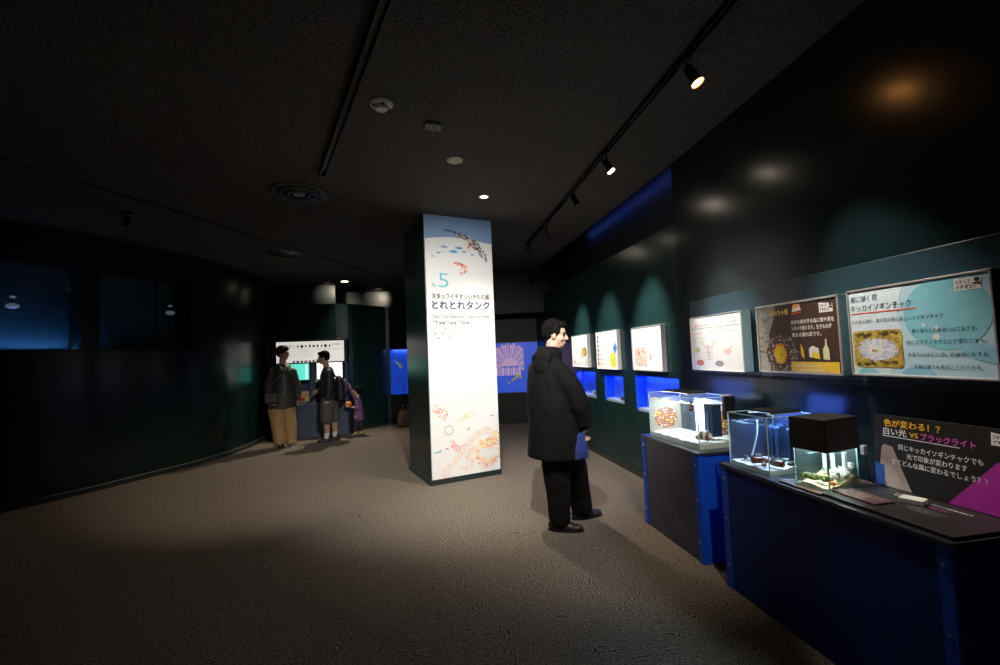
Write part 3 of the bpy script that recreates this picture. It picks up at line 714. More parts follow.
def p3(p, w, h, y):
    X = lambda f: -w / 2 + f * w
    Zf = lambda f: h / 2 - f * h
    p.rect(X(0), Zf(1), X(1), Zf(0), WHT, y); L = y - .0006
    p.text('海のかくれんぼ', X(.06), Zf(.17), w * .38, h * .06, LGREY, L); p.rect(X(.04), Zf(.245), X(.94), Zf(.238), LGREY, L); logo(p, X(.76), Zf(.19), w * .15, h * .10, L)
    p.text('どこにいるかさがしてみよう', X(.06), Zf(.32), w * .5, h * .04, LGREY, L)
    p.rect(X(.10), Zf(.90), X(.50), Zf(.46), mat('photo_fawn', (.60, .50, .42), .5, var=.2, scale=40), L)
    for k in range(24): p.oval(X(random.uniform(.13, .47)), Zf(random.uniform(.5, .87)), random.uniform(.006, .02), random.uniform(.006, .018), random.choice([PEACH, PINK, LGREY, CREAM]), L - .0003 - k * 3e-6, 10, wob=.4, seed=k)
    p.oval(X(.24), Zf(.60), .022, .028, mat('oval_red', (0, 0, 0)), L - .0006, wob=.3); p.oval(X(.63), Zf(.68), w * .035, h * .08, mat('leaf_red', (.85, .35, .22), .5), L); p.rect(X(.63) - .002, Zf(.86), X(.63) + .002, Zf(.74), LGREY, L)
    p.text('オニカサゴ', X(.72), Zf(.76), w * .2, h * .05, PINK, L); p.text('ひれに毒をもつ', X(.72), Zf(.84), w * .2, h * .04, LGREY, L)


def p2(p, w, h, y):
    X = lambda f: -w / 2 + f * w
    Zf = lambda f: h / 2 - f * h
    p.rect(X(0), Zf(1), X(1), Zf(0), WHT, y); L = y - .0006
    for k in range(7):
        p.oval(X(.07), Zf(.14 + .12 * k), w * .035, w * .035, GREY, L); p.text('ウミウシのなかま', X(.14), Zf(.155 + .12 * k), w * .20, h * .045, GREY, L); p.text('きれいな色はどくのしるし', X(.36), Zf(.155 + .12 * k), w * .22, h * .03, LGREY, L)
    p.text('スタッフ', X(.80), Zf(.11), w * .13, h * .05, GREY, L); p.text('イチオシ', X(.80), Zf(.17), w * .13, h * .05, GREY, L)
    p.flat([(X(.86), Zf(.62)), (X(.97), Zf(.48)), (X(.92), Zf(.30)), (X(.80), Zf(.44))], BLUEI, L); p.oval(X(.89), Zf(.46), .03, .04, FB, L - .0003, wob=.4); p.oval(X(.88), Zf(.46), .012, .016, INK, L - .0005)
    p.oval(X(.78), Zf(.76), w * .13, h * .19, YELLOW, L, wob=.2); p.oval(X(.80), Zf(.74), .03, .05, GREEN, L - .0003, wob=.4)


def p1(p, w, h, y):
    X = lambda f: -w / 2 + f * w
    Zf = lambda f: h / 2 - f * h
    p.rect(X(0), Zf(1), X(1), Zf(0), WHT, y); L = y - .0006
    p.text('みんなのいきもの', X(.08), Zf(.14), w * .45, h * .06, GREY, L); p.text('くらしのひみつ', X(.08), Zf(.26), w * .3, h * .05, LGREY, L)
    p.oval(X(.66), Zf(.55), w * .14, h * .14, mat('shell_tan', (.80, .55, .32), .5), L, wob=.3); p.oval(X(.80), Zf(.52), w * .12, h * .14, mat('weed_green', (.20, .30, .10), .5), L - .0003, wob=.5); p.oval(X(.77), Zf(.55), w * .06, h * .07, ORANGE, L - .0005, wob=.3)
    p.mosaic([(X(.60), Zf(.65)), (X(.56), Zf(.78)), (X(.58), Zf(.92))], [.02, .025, .012], [PEACH, GREEN, CREAM], 8, 2, L, .15)
    p.oval(X(.13), Zf(.85), w * .06, h * .06, mat('shell_tan', (0, 0, 0)), L, wob=.3); p.text('さわってみよう', X(.25), Zf(.92), w * .25, h * .04, LGREY, L)


NR = R(-90) - math.atan(.045)
nin = Vector((-1, .045, 0)).normalized()
def on_near(y, off): return Vector((2.33 - .045 * (3.6 - y), y, 0)) + nin * off
# blue grey backing board on the near wall
t = thing('backing_board', 'long slate blue backing board behind the three large posters', 'wall board', (*on_near(2.05, 0)[:2], 1.56), NR)
m = MB(); m.box(-1.46, 1.46, -.014, -.002, -.305, .305, mat('slate_blue_board', (.014, .040, .055), .35, var=.08, scale=4)); m.build('panel', t, .004)
m = MB(); m.box(-1.46, 1.46, -.020, -.002, -.322, -.304, WALLD); m.build('ledge', t)
def near_poster(y, z, w, h, label, bm_, fm, draw, fw_):
    c = on_near(y, .015); return poster((c.x, c.y, z), NR, w, h, .074, label, bm_, fm, draw, 'large posters on the slate blue board', fw_)
EDGE = mat('poster_edge_reflection', (.30, .48, .55), .4)  # bluish reflection on the board sides put into their colour
near_poster(3.07, 1.497, .642, .430, 'pale white poster with faint lobsters and a red oval', EDGE, WHT, p4, .003)
near_poster(2.287, 1.503, .622, .430, 'dark brown poster with an orange creature and a yellow banner', EDGE, SILVER, p5, .012)
near_poster(1.622, 1.509, .612, .430, 'pale blue poster with a photo of a white sea anemone', EDGE, SILVER, p6, .009)
def far_poster(y, z, w, h, label, draw, fm, fw_=.008):
    return poster((2.439, y, z), R(-90), w, h, .045, label, WHITE, fm, draw, 'bright posters over the wall tanks', fw_)
far_poster(4.465, 1.475, .655, .487, 'white framed poster with a square fawn photo, over the nearest wall tank', p3, SILVER, .012)
far_poster(5.515, 1.477, .67, .50, 'white poster with a blue diamond and a yellow oval', p2, WHT, .004)
far_poster(6.525, 1.48, .68, .487, 'white poster with an orange and green creature beside the man\'s face', p1, WHT, .004)

# ================================================================= WALL TANKS
TB = mat('tank_blue', (.10, .22, .85), .5, var=.15, scale=6)
for k, (a, b_, z0, z1) in enumerate(HOLES):
    lab = ('blue wall tank behind the first aquarium, under the fawn photo poster', 'narrow blue wall tank under the poster with the yellow oval', 'blue wall tank beside the man\'s sleeve')[k]
    t = thing('wall_tank', lab, 'tank', (2.44, (a + b_) / 2, z0), R(-90), 'blue tanks set in the far right wall'); w = b_ - a; h = z1 - z0
    m = MB(); m.box(-w / 2 + .001, w / 2 - .001, .13, .14, .001, h - .001, TB); m.build('back_panel', t)
    m = MB(); m.box(-w / 2 + .001, -w / 2 + .006, .002, .13, .001, h - .001, BLUEP); m.box(w / 2 - .006, w / 2 - .001, .002, .13, .001, h - .001, BLUEP); m.box(-w / 2 + .001, w / 2 - .001, .002, .13, h - .006, h - .001, BLUEP); m.build('lining', t)
    m = MB(); m.box(-w / 2 + .006, w / 2 - .006, .02, .13, .001, .03, mat('pale_sand', (.50, .50, .55), .9, var=.3, scale=200)); m.build('sand', t)
    m = MB(); m.box(-w / 2 + .006, w / 2 - .006, .012, .018, .001, h - .006, GLASS); m.build('glass_pane', t)
def pebble(loc, r, m_, label, seed, name='rock', cat='rock', group=None, wob=.5):
    m = MB(); m.ell((0, 0, r[2] * .9), r, m_, 18, 12, wob=wob, seed=seed); o = m.build(name, None, 0, True); o.location = loc; return tag(o, label, cat, group)
DKR = mat('dark_rock', (.06, .05, .045), .8, var=.4, scale=60); BRR = mat('brown_rock', (.20, .12, .07), .8, var=.4, scale=60); PALR = mat('pale_rock', (.55, .52, .48), .8, var=.3, scale=60)
pebble((2.52, 6.20, .822), (.05, .06, .045), BRR, 'brown stone on the sand of the wall tank beside the man', 1); pebble((2.52, 6.33, .822), (.03, .035, .03), PALR, 'pale stone on the sand of the wall tank beside the man', 2)
pebble((2.52, 5.33, .832), (.04, .09, .025), DKR, 'flat dark stone in the narrow wall tank', 3)

# end wall: big blue picture window behind the man
ER = math.atan2(-.51, 2.3)
t = thing('picture_window', 'blue lit picture of a pink fan shell on the end wall beside the sign', 'lit picture', (1.36, 9.462, .665), ER)
LB_ = mat('backlit_blue', (.02, .08, .5), .4, emit=(.008, .05, .46), es=.75, var=.1, scale=4)
m = MB(); m.box(0, 1.1, -.03, -.002, 0, 1.055, LB_); m.build('light_panel', t)
m = MB()
for (x0, x1, z0, z1) in ((-.02, 1.12, -.02, 0), (-.02, 1.12, 1.055, 1.075), (-.02, 0, 0, 1.055), (1.1, 1.12, 0, 1.055)): m.box(x0, x1, -.036, 0, z0, z1, BLACK)
m.build('frame', t)
p = MB(); FS = [mat('backlit_rose', (.4, .25, .3), .5, emit=(.32, .20, .36), es=.9), mat('backlit_mauve', (.3, .2, .3), .5, emit=(.22, .15, .40), es=.9), mat('backlit_blush', (.5, .3, .3), .5, emit=(.40, .25, .34), es=.8)]
cx, cz = .50, .56
p.flat([(c_, z_) for c_, z_ in [(min(.80, max(.10, .5 + .46 * math.cos(R(q)))), min(1.05, .56 + .46 * math.sin(R(q)))) for q in range(-14, 195, 8)]], mat('backlit_violet', (.1, .1, .3), .5, emit=(.075, .085, .42), es=.8), -.0303)
for k in range(26):
    a = R(-12 + 204 * k / 26); a2 = a + R(5.6); r1, r2 = .19, .50 - .04 * abs(math.sin(k * 1.7)); c = lambda v: min(.80, max(.10, v))
    zc = lambda v: min(1.05, max(.30, v))
    p.flat([(c(cx + r1 * math.cos(a)), zc(cz + r1 * math.sin(a))), (c(cx + r2 * math.cos(a)), zc(cz + r2 * math.sin(a))), (c(cx + r2 * math.cos(a2)), zc(cz + r2 * math.sin(a2))), (c(cx + r1 * math.cos(a2)), zc(cz + r1 * math.sin(a2)))], FS[k % 3], -.0305)
p.flat([(cx + .185 * math.cos(R(q)), cz + .185 * math.sin(R(q))) for q in range(0, 181, 12)], FS[0], -.0307)
for k in range(9): p.rect(.20 + .06 * k, .36, .25 + .06 * k, .53 - .02 * (k % 2), FS[1 if k % 2 else 0], -.0305)
p.build('shell_print', t)


def weed_fish(loc, rz, s, tilt, label, mm=None, group='yellow fish on the blue pictures'):
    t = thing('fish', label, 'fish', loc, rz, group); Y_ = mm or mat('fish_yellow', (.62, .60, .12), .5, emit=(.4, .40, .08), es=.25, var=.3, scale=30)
    T = Matrix.Rotation(tilt, 4, 'Y')
    m = MB()
    n = 9; prof = [(0, .004), (.08, .018), (.2, .05), (.38, .075), (.55, .07), (.72, .045), (.86, .025), (.95, .016), (1, .01)]
    for i in range(n - 1): m.cyl((prof[i][0] * s - s / 2, 0, .02 * s * math.sin(prof[i][0] * 3)), (prof[i + 1][0] * s - s / 2, 0, .02 * s * math.sin(prof[i + 1][0] * 3)), prof[i][1] * s, prof[i + 1][1] * s, Y_, 10, True, T)
    m.build('body', t, smooth=True)
    for pts in ([(.45, .07), (.15, .2), (.05, .16), (.2, .05)], [(.4, -.06), (.3, -.18), (.15, -.12), (.2, -.05)], [(-.5, 0), (-.66, .10), (-.60, 0), (-.66, -.10)]):
        m = MB(); q = [Vector((a * s, 0, b * s)) for a, b in pts]; vs = [v + Vector((0, -.003, 0)) for v in q] + [v + Vector((0, .003, 0)) for v in q]
        m.add(vs, [(0, 1, 2, 3), (7, 6, 5, 4), (0, 4, 5, 1), (1, 5, 6, 2), (2, 6, 7, 3), (3, 7, 4, 0)], Y_, T); m.build('fin', t)


def on_end(x, z, off=-.045): c = Matrix.Translation((1.36, 9.462, .665)) @ Matrix.Rotation(ER, 4, 'Z') @ Vector((x, off, z)); return c
weed_fish(on_end(.10, .36), ER, .42, R(72), 'yellow green fish shape upright at the sign edge of the blue picture')
weed_fish(on_end(.62, .30), ER, .32, R(-33), 'yellow green fish shape slanting beside the man\'s shoulder')
# alcove picture window beside the pillar
t = thing('picture_window', 'blue lit picture in the alcove left of the pillar', 'lit picture', (AX0, AY, AZ0))
w, h = AX1 - AX0, AZ1 - AZ0
m = MB(); m.box(.002, w - .002, .06, .08, .002, h - .002, LB_); m.build('light_panel', t)
m = MB(); m.box(.002, .012, .004, .06, .002, h - .002, BLUEP); m.box(.002, w - .002, .004, .06, .002, .012, BLUEP); m.box(.002, w - .002, .004, .06, h - .012, h - .002, BLUEP); m.build('lining', t)
weed_fish((AX0 + .20, AY + .03, AZ0 + .70), 0, .26, R(48), 'yellow fish shape in the alcove picture left of the pillar')
t = thing('branch_coral', 'thin branching coral low in the alcove picture', 'coral', (AX0 + .33, AY + .03, AZ0 + .012)); m = MB()
def twig(m, p, a, L, d):
    q = (p[0] + L * math.sin(a), 0, p[2] + L * math.cos(a)); m.cyl(p, q, .004 + .002 * d, .003 + .002 * d, mat('coral_pale', (.6, .6, .6), .6), 7)
    if d: twig(m, q, a - .45, L * .8, d - 1); twig(m, q, a + .35, L * .75, d - 1)
twig(m, (0, 0, 0), -.15, .16, 3); m.build('branches', t)

# ================================================================= KIOSK
t = thing('kiosk', 'wide blue grey display kiosk with two screens and a bright header', 'kiosk', (-2.20, 9.38, 0))
KB = mat('kiosk_blue_grey', (.075, .095, .16), .45, var=.1, scale=5); KL = mat('kiosk_edge', (.22, .25, .32), .4)
m = MB(); m.box(-.72, .71, 0, .30, 0, .66, KB); m.build('base', t, .004)
m = MB()
for x0, x1 in ((-.72, -.685), (-.02, .10), (.672, .71)): m.box(x0, x1, 0, .30, .66, 1.475, KB)
m.box(-.72, .71, 0, .30, 1.44, 1.475, KB); m.box(-.685, .672, .20, .30, .66, 1.44, KB); m.build('cabinet_frame', t, .003)
m = MB(); m.box(.66, .672, -.004, .02, .67, 1.12, KL); m.box(.10, .672, -.005, .012, 1.075, 1.125, mat('kiosk_white_strip', (.6, .6, .62), .4)); m.box(-.72, .71, -.008, 0, .645, .665, KL); m.build('edge_strip', t)
m = MB(); m.box(-.72, .71, 0, .30, 1.475, 1.935, BLACK); m.build('header_box', t, .004)
p = MB(); HW = mat('header_light', (.8, .8, .78), .5, emit=(1, .95, .88), es=.62); p.rect(-.62, 1.48, .655, 1.895, HW, -.002)
p.text('ミニ水そう', -.58, 1.78, .30, .07, INK, -.004, .02)
for k in range(9): p.oval(-.22 + .075 * k, 1.80, .018 + .01 * (k % 3 == 1), .022 + .012 * (k % 2), [BROWN, GREY, BROWN, RED, INK, mat('shell_tan', (0, 0, 0)), BROWN, GREY, INK][k], -.004, 14, wob=.5, seed=k)
p.text('イチオシ！', .42, 1.80, .18, .055, INK, -.004, .03)
p.rect(-.6, 1.735, .64, 1.74, GREY, -.004)
for k in range(3): p.text('ちいさな生きものたちのくらしを見てみよう', -.56, 1.68 - .05 * k, .62, .03, GREY, -.004)
for k in range(7): p.oval(-.30 + .075 * k, 1.50, .028, .018, [RED, BROWN, INK, RED, ORANGE, BROWN, INK][k], -.004, 12, wob=.4, seed=k)
p.build('header_sign', t)
def screen(x0, x1, m_, nm):
    a = MB(); a.box(x0 - .03, x1 + .03, -.004, .03, 1.10, 1.475, BLACKG); s = a.build('screen_bezel', t, .003)
    a = MB(); a.rect(x0, 1.135, x1, 1.455, m_, -.006)
    if nm: a.rect(x1 - .07, 1.15, x1 - .03, 1.44, nm, -.0065); a.text('水そうマップ', x0 + .04, 1.41, .3, .03, PRINTW, -.0068)
    else: a.text('タッチしてください', x0 + .1, 1.40, .3, .03, LGREY, -.0068)
    a.build('screen', s)
screen(-.62, -.015, mat('screen_aqua', (.02, .2, .2), .3, emit=(.12, .80, .62), es=1.0), mat('screen_bars', (.3, .4, .4), .3, emit=(.6, 1, .92), es=1.1))
screen(.13, .615, mat('screen_white', (.3, .3, .3), .3, emit=(.95, 1, .97), es=1.5), None)
m = MB(); m.box(.115, .658, .02, .20, .68, 1.07, BLACKG); m.build('recess_box', t)
m = MB(); m.box(-.67, -.06, .02, .20, .67, .70, KL); m.build('shelf', t)
bx = thing('display_box', 'small white and orange box on the kiosk shelf beside the man in tan trousers', 'box', (-2.30, 9.47, .701), R(-8))
m = MB(); m.box(-.10, .10, -.05, .05, 0, .15, mat('box_white', (.62, .58, .50), .5)); m.build('carton', bx, .003)
p = MB(); p.rect(-.09, .09, .09, .145, ORANGE, -.0515); p.rect(-.09, .01, -.01, .08, RED, -.0515); p.oval(.04, .05, .03, .03, YELLOW, -.0515); p.text('おみやげ', -.07, .10, .14, .03, PRINTW, -.052, .03); p.build('front_print', bx)
m = MB(); m.box(-.10, .10, .03, .05, .151, .20, PEACH); m.build('raised_flap', bx)

# ================================================================= PLINTHS
def plinth(name, label, x0, x1, y0, y1, h, front, trims, group):
    t = thing(name, label, 'display plinth', (x0, y0, 0), 0, group); W_, D = x1 - x0, y1 - y0
    m = MB(); m.box(.012, W_, .012, D - .012, 0, h - .02, BLACK); m.build('core', t)
    m = MB(); m.box(0, .012, .012, D - .012, .004, h - .02, front); m.build('front_panel', t, .001)
    m = MB(); m.box(0, W_, 0, .012, .004, h - .02, BLUEP); m.build('end_panel', t, .001)
    m = MB(); m.box(0, W_, D - .012, D, .004, h - .02, BLUEP); m.build('end_panel', t, .001)
    m = MB(); m.box(-.010, W_, -.010, D + .010, h - .02, h, mat('plinth_top', (.03, .032, .045), .3)); m.build('top', t, .003)
    for yy in trims:
        s = 1 if yy == 0 else -1; yb = 0 if yy == 0 else D
        m = MB(); m.box(-.006, .0, min(yb - .004 * s, yb + .045 * s), max(yb - .004 * s, yb + .045 * s), .002, h - .021, BLUEP)
        m.box(-.006, .045, min(yb - .006 * s, yb), max(yb - .006 * s, yb), .002, h - .021, BLUEP); tr = m.build('corner_trim', t)
        for z in (.14, .42, .66):
            m = MB(); m.cyl((-.010, yb + .025 * s, z), (-.005, yb + .025 * s, z), .007, .008, SCREW, 12); m.build('screw', tr)
            m = MB(); m.cyl((.025, yb - .011 * s, z), (.025, yb - .005 * s, z), .007, .008, SCREW, 12); m.build('screw', tr)
    return t


plinth('display_plinth', 'square slate and blue plinth under the first, brightest aquarium', 1.832, 2.284, 2.795, 3.575, .745, GREYP, (0, 1), 'blue sided plinths along the wall')
plinth('display_plinth', 'long navy blue plinth under two aquariums and the black info stand', 1.808, 2.215, 1.30, 2.52, .748, NAVY, (0, 1), 'blue sided plinths along the wall')


# ================================================================= AQUARIUMS
def aquarium(loc, rz, L_, D, H, water, label, sand_m, sand_h, back_print=None, end_print=None, slope=0.0, edge=(.55, .75, .75)):
    """local x along the front to the right (towards the camera), y into the wall, origin front left bottom"""
    t = thing('aquarium', label, 'aquarium', loc, rz, 'glass aquariums on the plinths'); g = .006
    EM = mat('glass_edge', edge, .25)
    m = MB(); m.box(0, L_, 0, D, 0, g, EM); m.build('base_glass', t)
    for (x0, x1, y0, y1) in ((0, L_, 0, g), (0, L_, D - g, D), (0, g, g, D - g), (L_ - g, L_, g, D - g)):
        m = MB(); m.box(x0, x1, y0, y1, g, H, GLASS); m.build('glass_pane', t)
    m = MB()
    for x in (0, L_ - .004):
        for y in (0, D - .004): m.box(x - .0005, x + .0045, y - .0005, y + .0045, g, H, EM)
    for y in (-.0004, D - .0036): m.box(0, L_, y, y + .004, H - .003, H + .001, EM)
    for x in (-.0004, L_ - .0036): m.box(x, x + .004, 0, D, H - .003, H + .001, EM)
    m.build('silicone_edge', t)
    m = MB(); nx, ny = 26, 14; vs = []; fs = []
    for i in range(nx + 1):
        for j in range(ny + 1):
            x = g + .001 + (L_ - 2 * g - .002) * i / nx; y = g + .001 + (D - 2 * g - .002) * j / ny
            u = i / nx
            z = sand_h + .010 * noise.noise(Vector((x * 18, y * 18, L_ * 10))) + slope * max(0, (j / ny) - .35) * (.4 + .6 * abs(u - .5) * 2) + .004 * noise.noise(Vector((x * 70, y * 70, 0)))
            vs.append((x, y, z))
    b0 = len(vs)
    for i in range(nx):
        for j in range(ny):
            q = i * (ny + 1) + j; fs.append((q, q + ny + 1, q + ny + 2, q + 1))
    m.add(vs, fs, sand_m)
    edge_ = [i * (ny + 1) for i in range(nx + 1)] + [nx * (ny + 1) + j for j in range(1, ny + 1)] + [i * (ny + 1) + ny for i in range(nx - 1, -1, -1)] + [j for j in range(ny - 1, 0, -1)]
    lo = [(vs[k][0], vs[k][1], g + .001) for k in edge_]; n = len(edge_)
    m.add([vs[k] for k in edge_] + lo, [(k, n + k, n + (k + 1) % n, (k + 1) % n) for k in range(n)], sand_m)
    m.build('sand', t)
    if water:
        m = MB(); vs = []; fs = []; n = 16
        for i in range(n + 1):
            for j in range(n + 1):
                x = g + .001 + (L_ - 2 * g - .002) * i / n; y = g + .001 + (D - 2 * g - .002) * j / n
                vs.append((x, y, water + .0025 * noise.noise(Vector((x * 14, y * 14, 3)))))
        for i in range(n):
            for j in range(n): q = i * (n + 1) + j; fs.append((q, q + n + 1, q + n + 2, q + 1))
        m.add(vs, fs, WATER); m.build('water', t, smooth=True)
    if back_print:
        p = MB(); back_print(p, L_, H, D - g - .002); p.build('back_print', t)
    if end_print:
        p = MB(); end_print(p, D, H, 0); p.v = [(g + .0025 - v[1], v[0], v[2]) for v in p.v]; p.f = [f[::-1] for f in p.f]; p.build('end_print', t)
    return t


def lamp_bar(T_, x0, x1, y0, y1, z, label, es, power, color, tilt=0):
    t = thing('aquarium_light', label, 'aquarium light', T_ @ Vector(((x0 + x1) / 2, (y0 + y1) / 2, z)), T_.to_euler().z, 'slim lights on the aquariums'); w, d = (x1 - x0) / 2, (y1 - y0) / 2
    m = MB(); m.box(-w, w, -d, d, .006, .018, BLACK); m.build('housing', t, .003)
    m = MB(); m.box(-w + .02, w - .02, -d + .02, d - .02, .002, .006, mat(f'led_{label[:5]}', (.9, .9, .95), .4, emit=color, es=es)); m.build('led_strip', t)
    m = MB()
    for x in (-w + .01, w - .02): m.box(x, x + .008, -d - .02, d + .02, -.004, .006, WHITE)
    m.build('clip', t)
    o = T_ @ Vector(((x0 + x1) / 2, (y0 + y1) / 2, z - .004)); d_ = bpy.data.lights.new('led', 'AREA'); d_.shape = 'RECTANGLE'; d_.size = (x1 - x0) * .9; d_.size_y = (y1 - y0) * .8; d_.energy = power; d_.color = color
    area('wall_glow_fill', T_ @ Vector(((x0 + x1) / 2, y1 + .012, z + .012)), tuple(T_ @ Vector(((x0 + x1) / 2, y1 + .3, z + .06))), 1.0, (x1 - x0) * 1.6, .14, (.07, .17, 1))  # unseen light added behind the bar for the blue glow on the wall
    l = bpy.data.objects.new('led', d_); col.objects.link(l); l.location = o; l.rotation_euler = (0, 0, T_.to_euler().z)


SANDW = mat('white_sand', (.78, .76, .74), .9, var=.2, scale=260, bump=.2)
SANDY = mat('yellow_sand', (.70, .62, .36), .9, var=.2, scale=260, bump=.2)


def brain_coral(p, cx, cz, rr, y, x0, x1):
    c0 = p.clip; p.clip = (x0 + .004, 0, x1 - .004, 1); p.oval(cx, cz, rr, rr * .8, mat('coral_line', (.16, .03, .02), .6), y - .0004, 30, wob=.2)
    g_ = rr / 3.9
    for i in range(-7, 8):
        for j in range(-7, 8):
            x, z = cx + (i + .5 * (j % 2)) * g_, cz + j * g_ * .8
            if ((x - cx) / rr) ** 2 + ((z - cz) / (rr * .8)) ** 2 > .95: continue
            p.oval(x, z, g_ * random.uniform(.36, .46), g_ * random.uniform(.30, .38), random.choice([mat('coral_salmon', (.40, .11, .07), .6), mat('coral_rust', (.35, .14, .06), .6), PINK, mat('coral_salmon', (0, 0, 0)), ORANGE, YELLOW]), y - .0008, 7, wob=.3, seed=i * 20 + j)
    p.clip = c0


BEIGE = mat('print_beige', (.30, .25, .19), .6, var=.05); NAVYB = mat('back_navy', (.0035, .011, .034), .5, var=.15, scale=8); SLATEB = mat('back_slate', (.03, .045, .06), .5); TEALB = mat('back_teal', (.012, .030, .036), .5)


def coral_print(p, L_, H, y):
    p.rect(.008, .03, .20, H - .045, SLATEB, y); p.rect(.20, .03, L_ - .008, H - .045, CREAM, y)
    brain_coral(p, .50, .15, .11, y, .21, L_); p.text('とれとれタンク', .28, .27, .2, .03, LGREY, y - .001)


def coral_end(p, D, H, y):
    p.rect(.006, .03, D - .006, H - .045, BEIGE, y); brain_coral(p, D * .48, .14, .105, y, .006, D)
    for x, z in ((.05, .265), (.09, .25), (.13, .245)): p.oval(x, z, .014, .005, FB, y - .001, 12)


def navy_back(p, L_, H, y): p.rect(.007, .02, L_ - .007, H - .05, NAVYB, y)
def teal_back(p, L_, H, y): p.rect(.007, .02, L_ - .007, H - .01, TEALB, y)
def tank_frame(loc, rz): return Matrix.Translation(loc) @ Matrix.Rotation(rz, 4, 'Z')
# --- first aquarium
A1 = ((1.872, 3.50, .746), R(-90) + R(2.6)); T1 = tank_frame(*A1)
aquarium(*A1, .63, .30, .36, .315, 'brightly lit long aquarium with orange coral picture on the slate plinth', SANDW, .036, coral_print, coral_end)
lamp_bar(T1, .06, .40, .10, .26, .362, 'slim black light bar on the brightly lit long aquarium', 6, 4.8, (.80, .88, 1))
def inside(T, x, y, z): return T @ Vector((x, y, z))
t = thing('filter_box', 'dark blue filter column in the corner of the brightly lit aquarium', 'filter', inside(T1, .515, .20, .062), A1[1])
m = MB(); m.box(-.045, .045, -.03, .05, 0, .225, mat('filter_navy', (.02, .04, .11), .35)); m.build('casing', t, .005)
m = MB(); m.cyl((0, -.035, .02), (0, -.035, .17), .006, .006, mat('filter_blue', (.12, .2, .4), .3)); m.build('pipe', t)
m = MB(); m.box(-.048, .048, -.033, .053, .225, .235, BLACK); m.build('lid', t)
t = thing('shell', 'striped brown and white shell in front of the filter column', 'shell', inside(T1, .565, .085, .052), A1[1] + R(20)); m = MB()
pr = [(-.07, .006), (-.055, .014), (-.035, .022), (-.01, .032), (.015, .038), (.035, .034), (.05, .02), (.058, .006)]
for i in range(len(pr) - 1): m.cyl((pr[i][0], 0, .034 - .02 * (i < 3)), (pr[i + 1][0], 0, .034 - .02 * (i < 2)), pr[i][1], pr[i + 1][1], [mat('shell_white', (.75, .66, .60), .5), mat('shell_brown', (.22, .10, .07), .5)][i % 2], 18)
for k in range(9): a = R(40 * k); m.tube([(-.01, .034 * math.cos(a), .034 + .034 * math.sin(a)), (.04, .034 * math.cos(a + .5), .034 + .034 * math.sin(a + .5))], .003, mat('shell_brown', (0, 0, 0)), 6)
m.build('whorls', t)
m = MB(); m.ell((.055, 0, .022), (.014, .02, .018), mat('shell_lip', (.75, .45, .38), .5), 14, 8); m.build('lip', t)
pebble(inside(T1, .40, .06, .051), (.007, .006, .005), BRR, 'tiny brown pebble on the white sand of the brightly lit aquarium', 5)
t = thing('thermometer', 'small black thermometer tag on the front of the brightly lit aquarium', 'thermometer', inside(T1, .565, -.001, .30), A1[1])
m = MB(); m.box(-.018, .018, -.006, 0, -.035, .035, BLACKG); m.build('case', t, .002)
p = MB(); p.rect(-.012, -.02, .012, -.002, mat('thermo_red', (.4, .05, .04), .4, emit=(.5, .08, .05), es=.5), -.0065); p.rect(-.012, .006, .012, .026, CREAM, -.0065); p.build('display', t)
t = thing('hang_on_filter', 'small grey and black pump hooked on the camera end of the brightly lit aquarium', 'filter', inside(T1, .635, .24, .20), A1[1])
m = MB(); m.box(.001, .03, -.045, .045, 0, .165, mat('pump_black', (.015, .014, .014), .4)); m.build('pump', t, .004)
m = MB(); m.box(-.022, .012, -.03, .03, .162, .172, mat('pump_grey', (.35, .36, .42), .4)); m.build('hook', t)
# --- second aquarium
A2 = ((1.838, 2.475, .749), R(-90) + R(2.6)); T2 = tank_frame(*A2)
aquarium(*A2, .30, .33, .315, .262, 'blue lit cube aquarium with brown bottle and stones between the other two', SANDW, .024, navy_back, navy_back)
lamp_bar(T2, .07, .24, .10, .30, .317, 'wide black light plate on the blue lit cube aquarium', 5, 4.2, (.50, .66, 1))
def bottle(loc, rz, label):
    t = thing('bottle', label, 'bottle', loc, rz, 'brown bottles on the white sand'); AM = mat('amber_glass', (.13, .024, .010), .15, var=.3, scale=40)
    m = MB(); Tm = Matrix.Rotation(R(90), 4, 'Y')
    m.lathe([(0, -.05), (.017, -.05), (.019, -.046), (.019, .005), (.015, .018), (.008, .026), (.008, .044)], AM, 20, Matrix.Translation((0, 0, .019)) @ Tm); m.build('glass_body', t, smooth=True)
    m = MB(); m.lathe([(.009, .036), (.010, .037), (.010, .046), (.006, .047), (0, .04)], mat('bottle_mouth', (.16, .04, .02), .3), 16, Matrix.Translation((0, 0, .019)) @ Tm); m.build('neck_ring', t)
bottle(inside(T2, .255, .075, .036), A2[1] + R(200), 'brown bottle lying on the sand at the camera corner of the cube aquarium')
bottle(inside(T2, .175, .06, .036), A2[1] + R(75), 'smaller looking brown bottle end on behind the first')
for i, (x, y, r, mt_, lab) in enumerate(((.05, .07, .020, DKR, 'dark stone at the front of the cube aquarium far from the camera'), (.06, .15, .022, DKR, 'dark stone behind the air hose of the cube aquarium'), (.10, .05, .014, PALR, 'pale stone near the front pane of the cube aquarium'), (.125, .10, .016, DKR, 'small dark stone in the middle of the cube aquarium'), (.225, .035, .014, BRR, 'brown pebble in front of the bottles'), (.275, .17, .022, DKR, 'dark stone right of the bottles by the hooded tank'), (.20, .19, .020, mat('mossy_rock', (.08, .11, .05), .85, var=.4, scale=60), 'mossy stone behind the bottles'))):
    pebble(inside(T2, x, y, .034), (r, r * .8, r * .6), mt_, lab, 10 + i)
TUBG = mat('smoky_tube', (.012, .024, .055), .2)
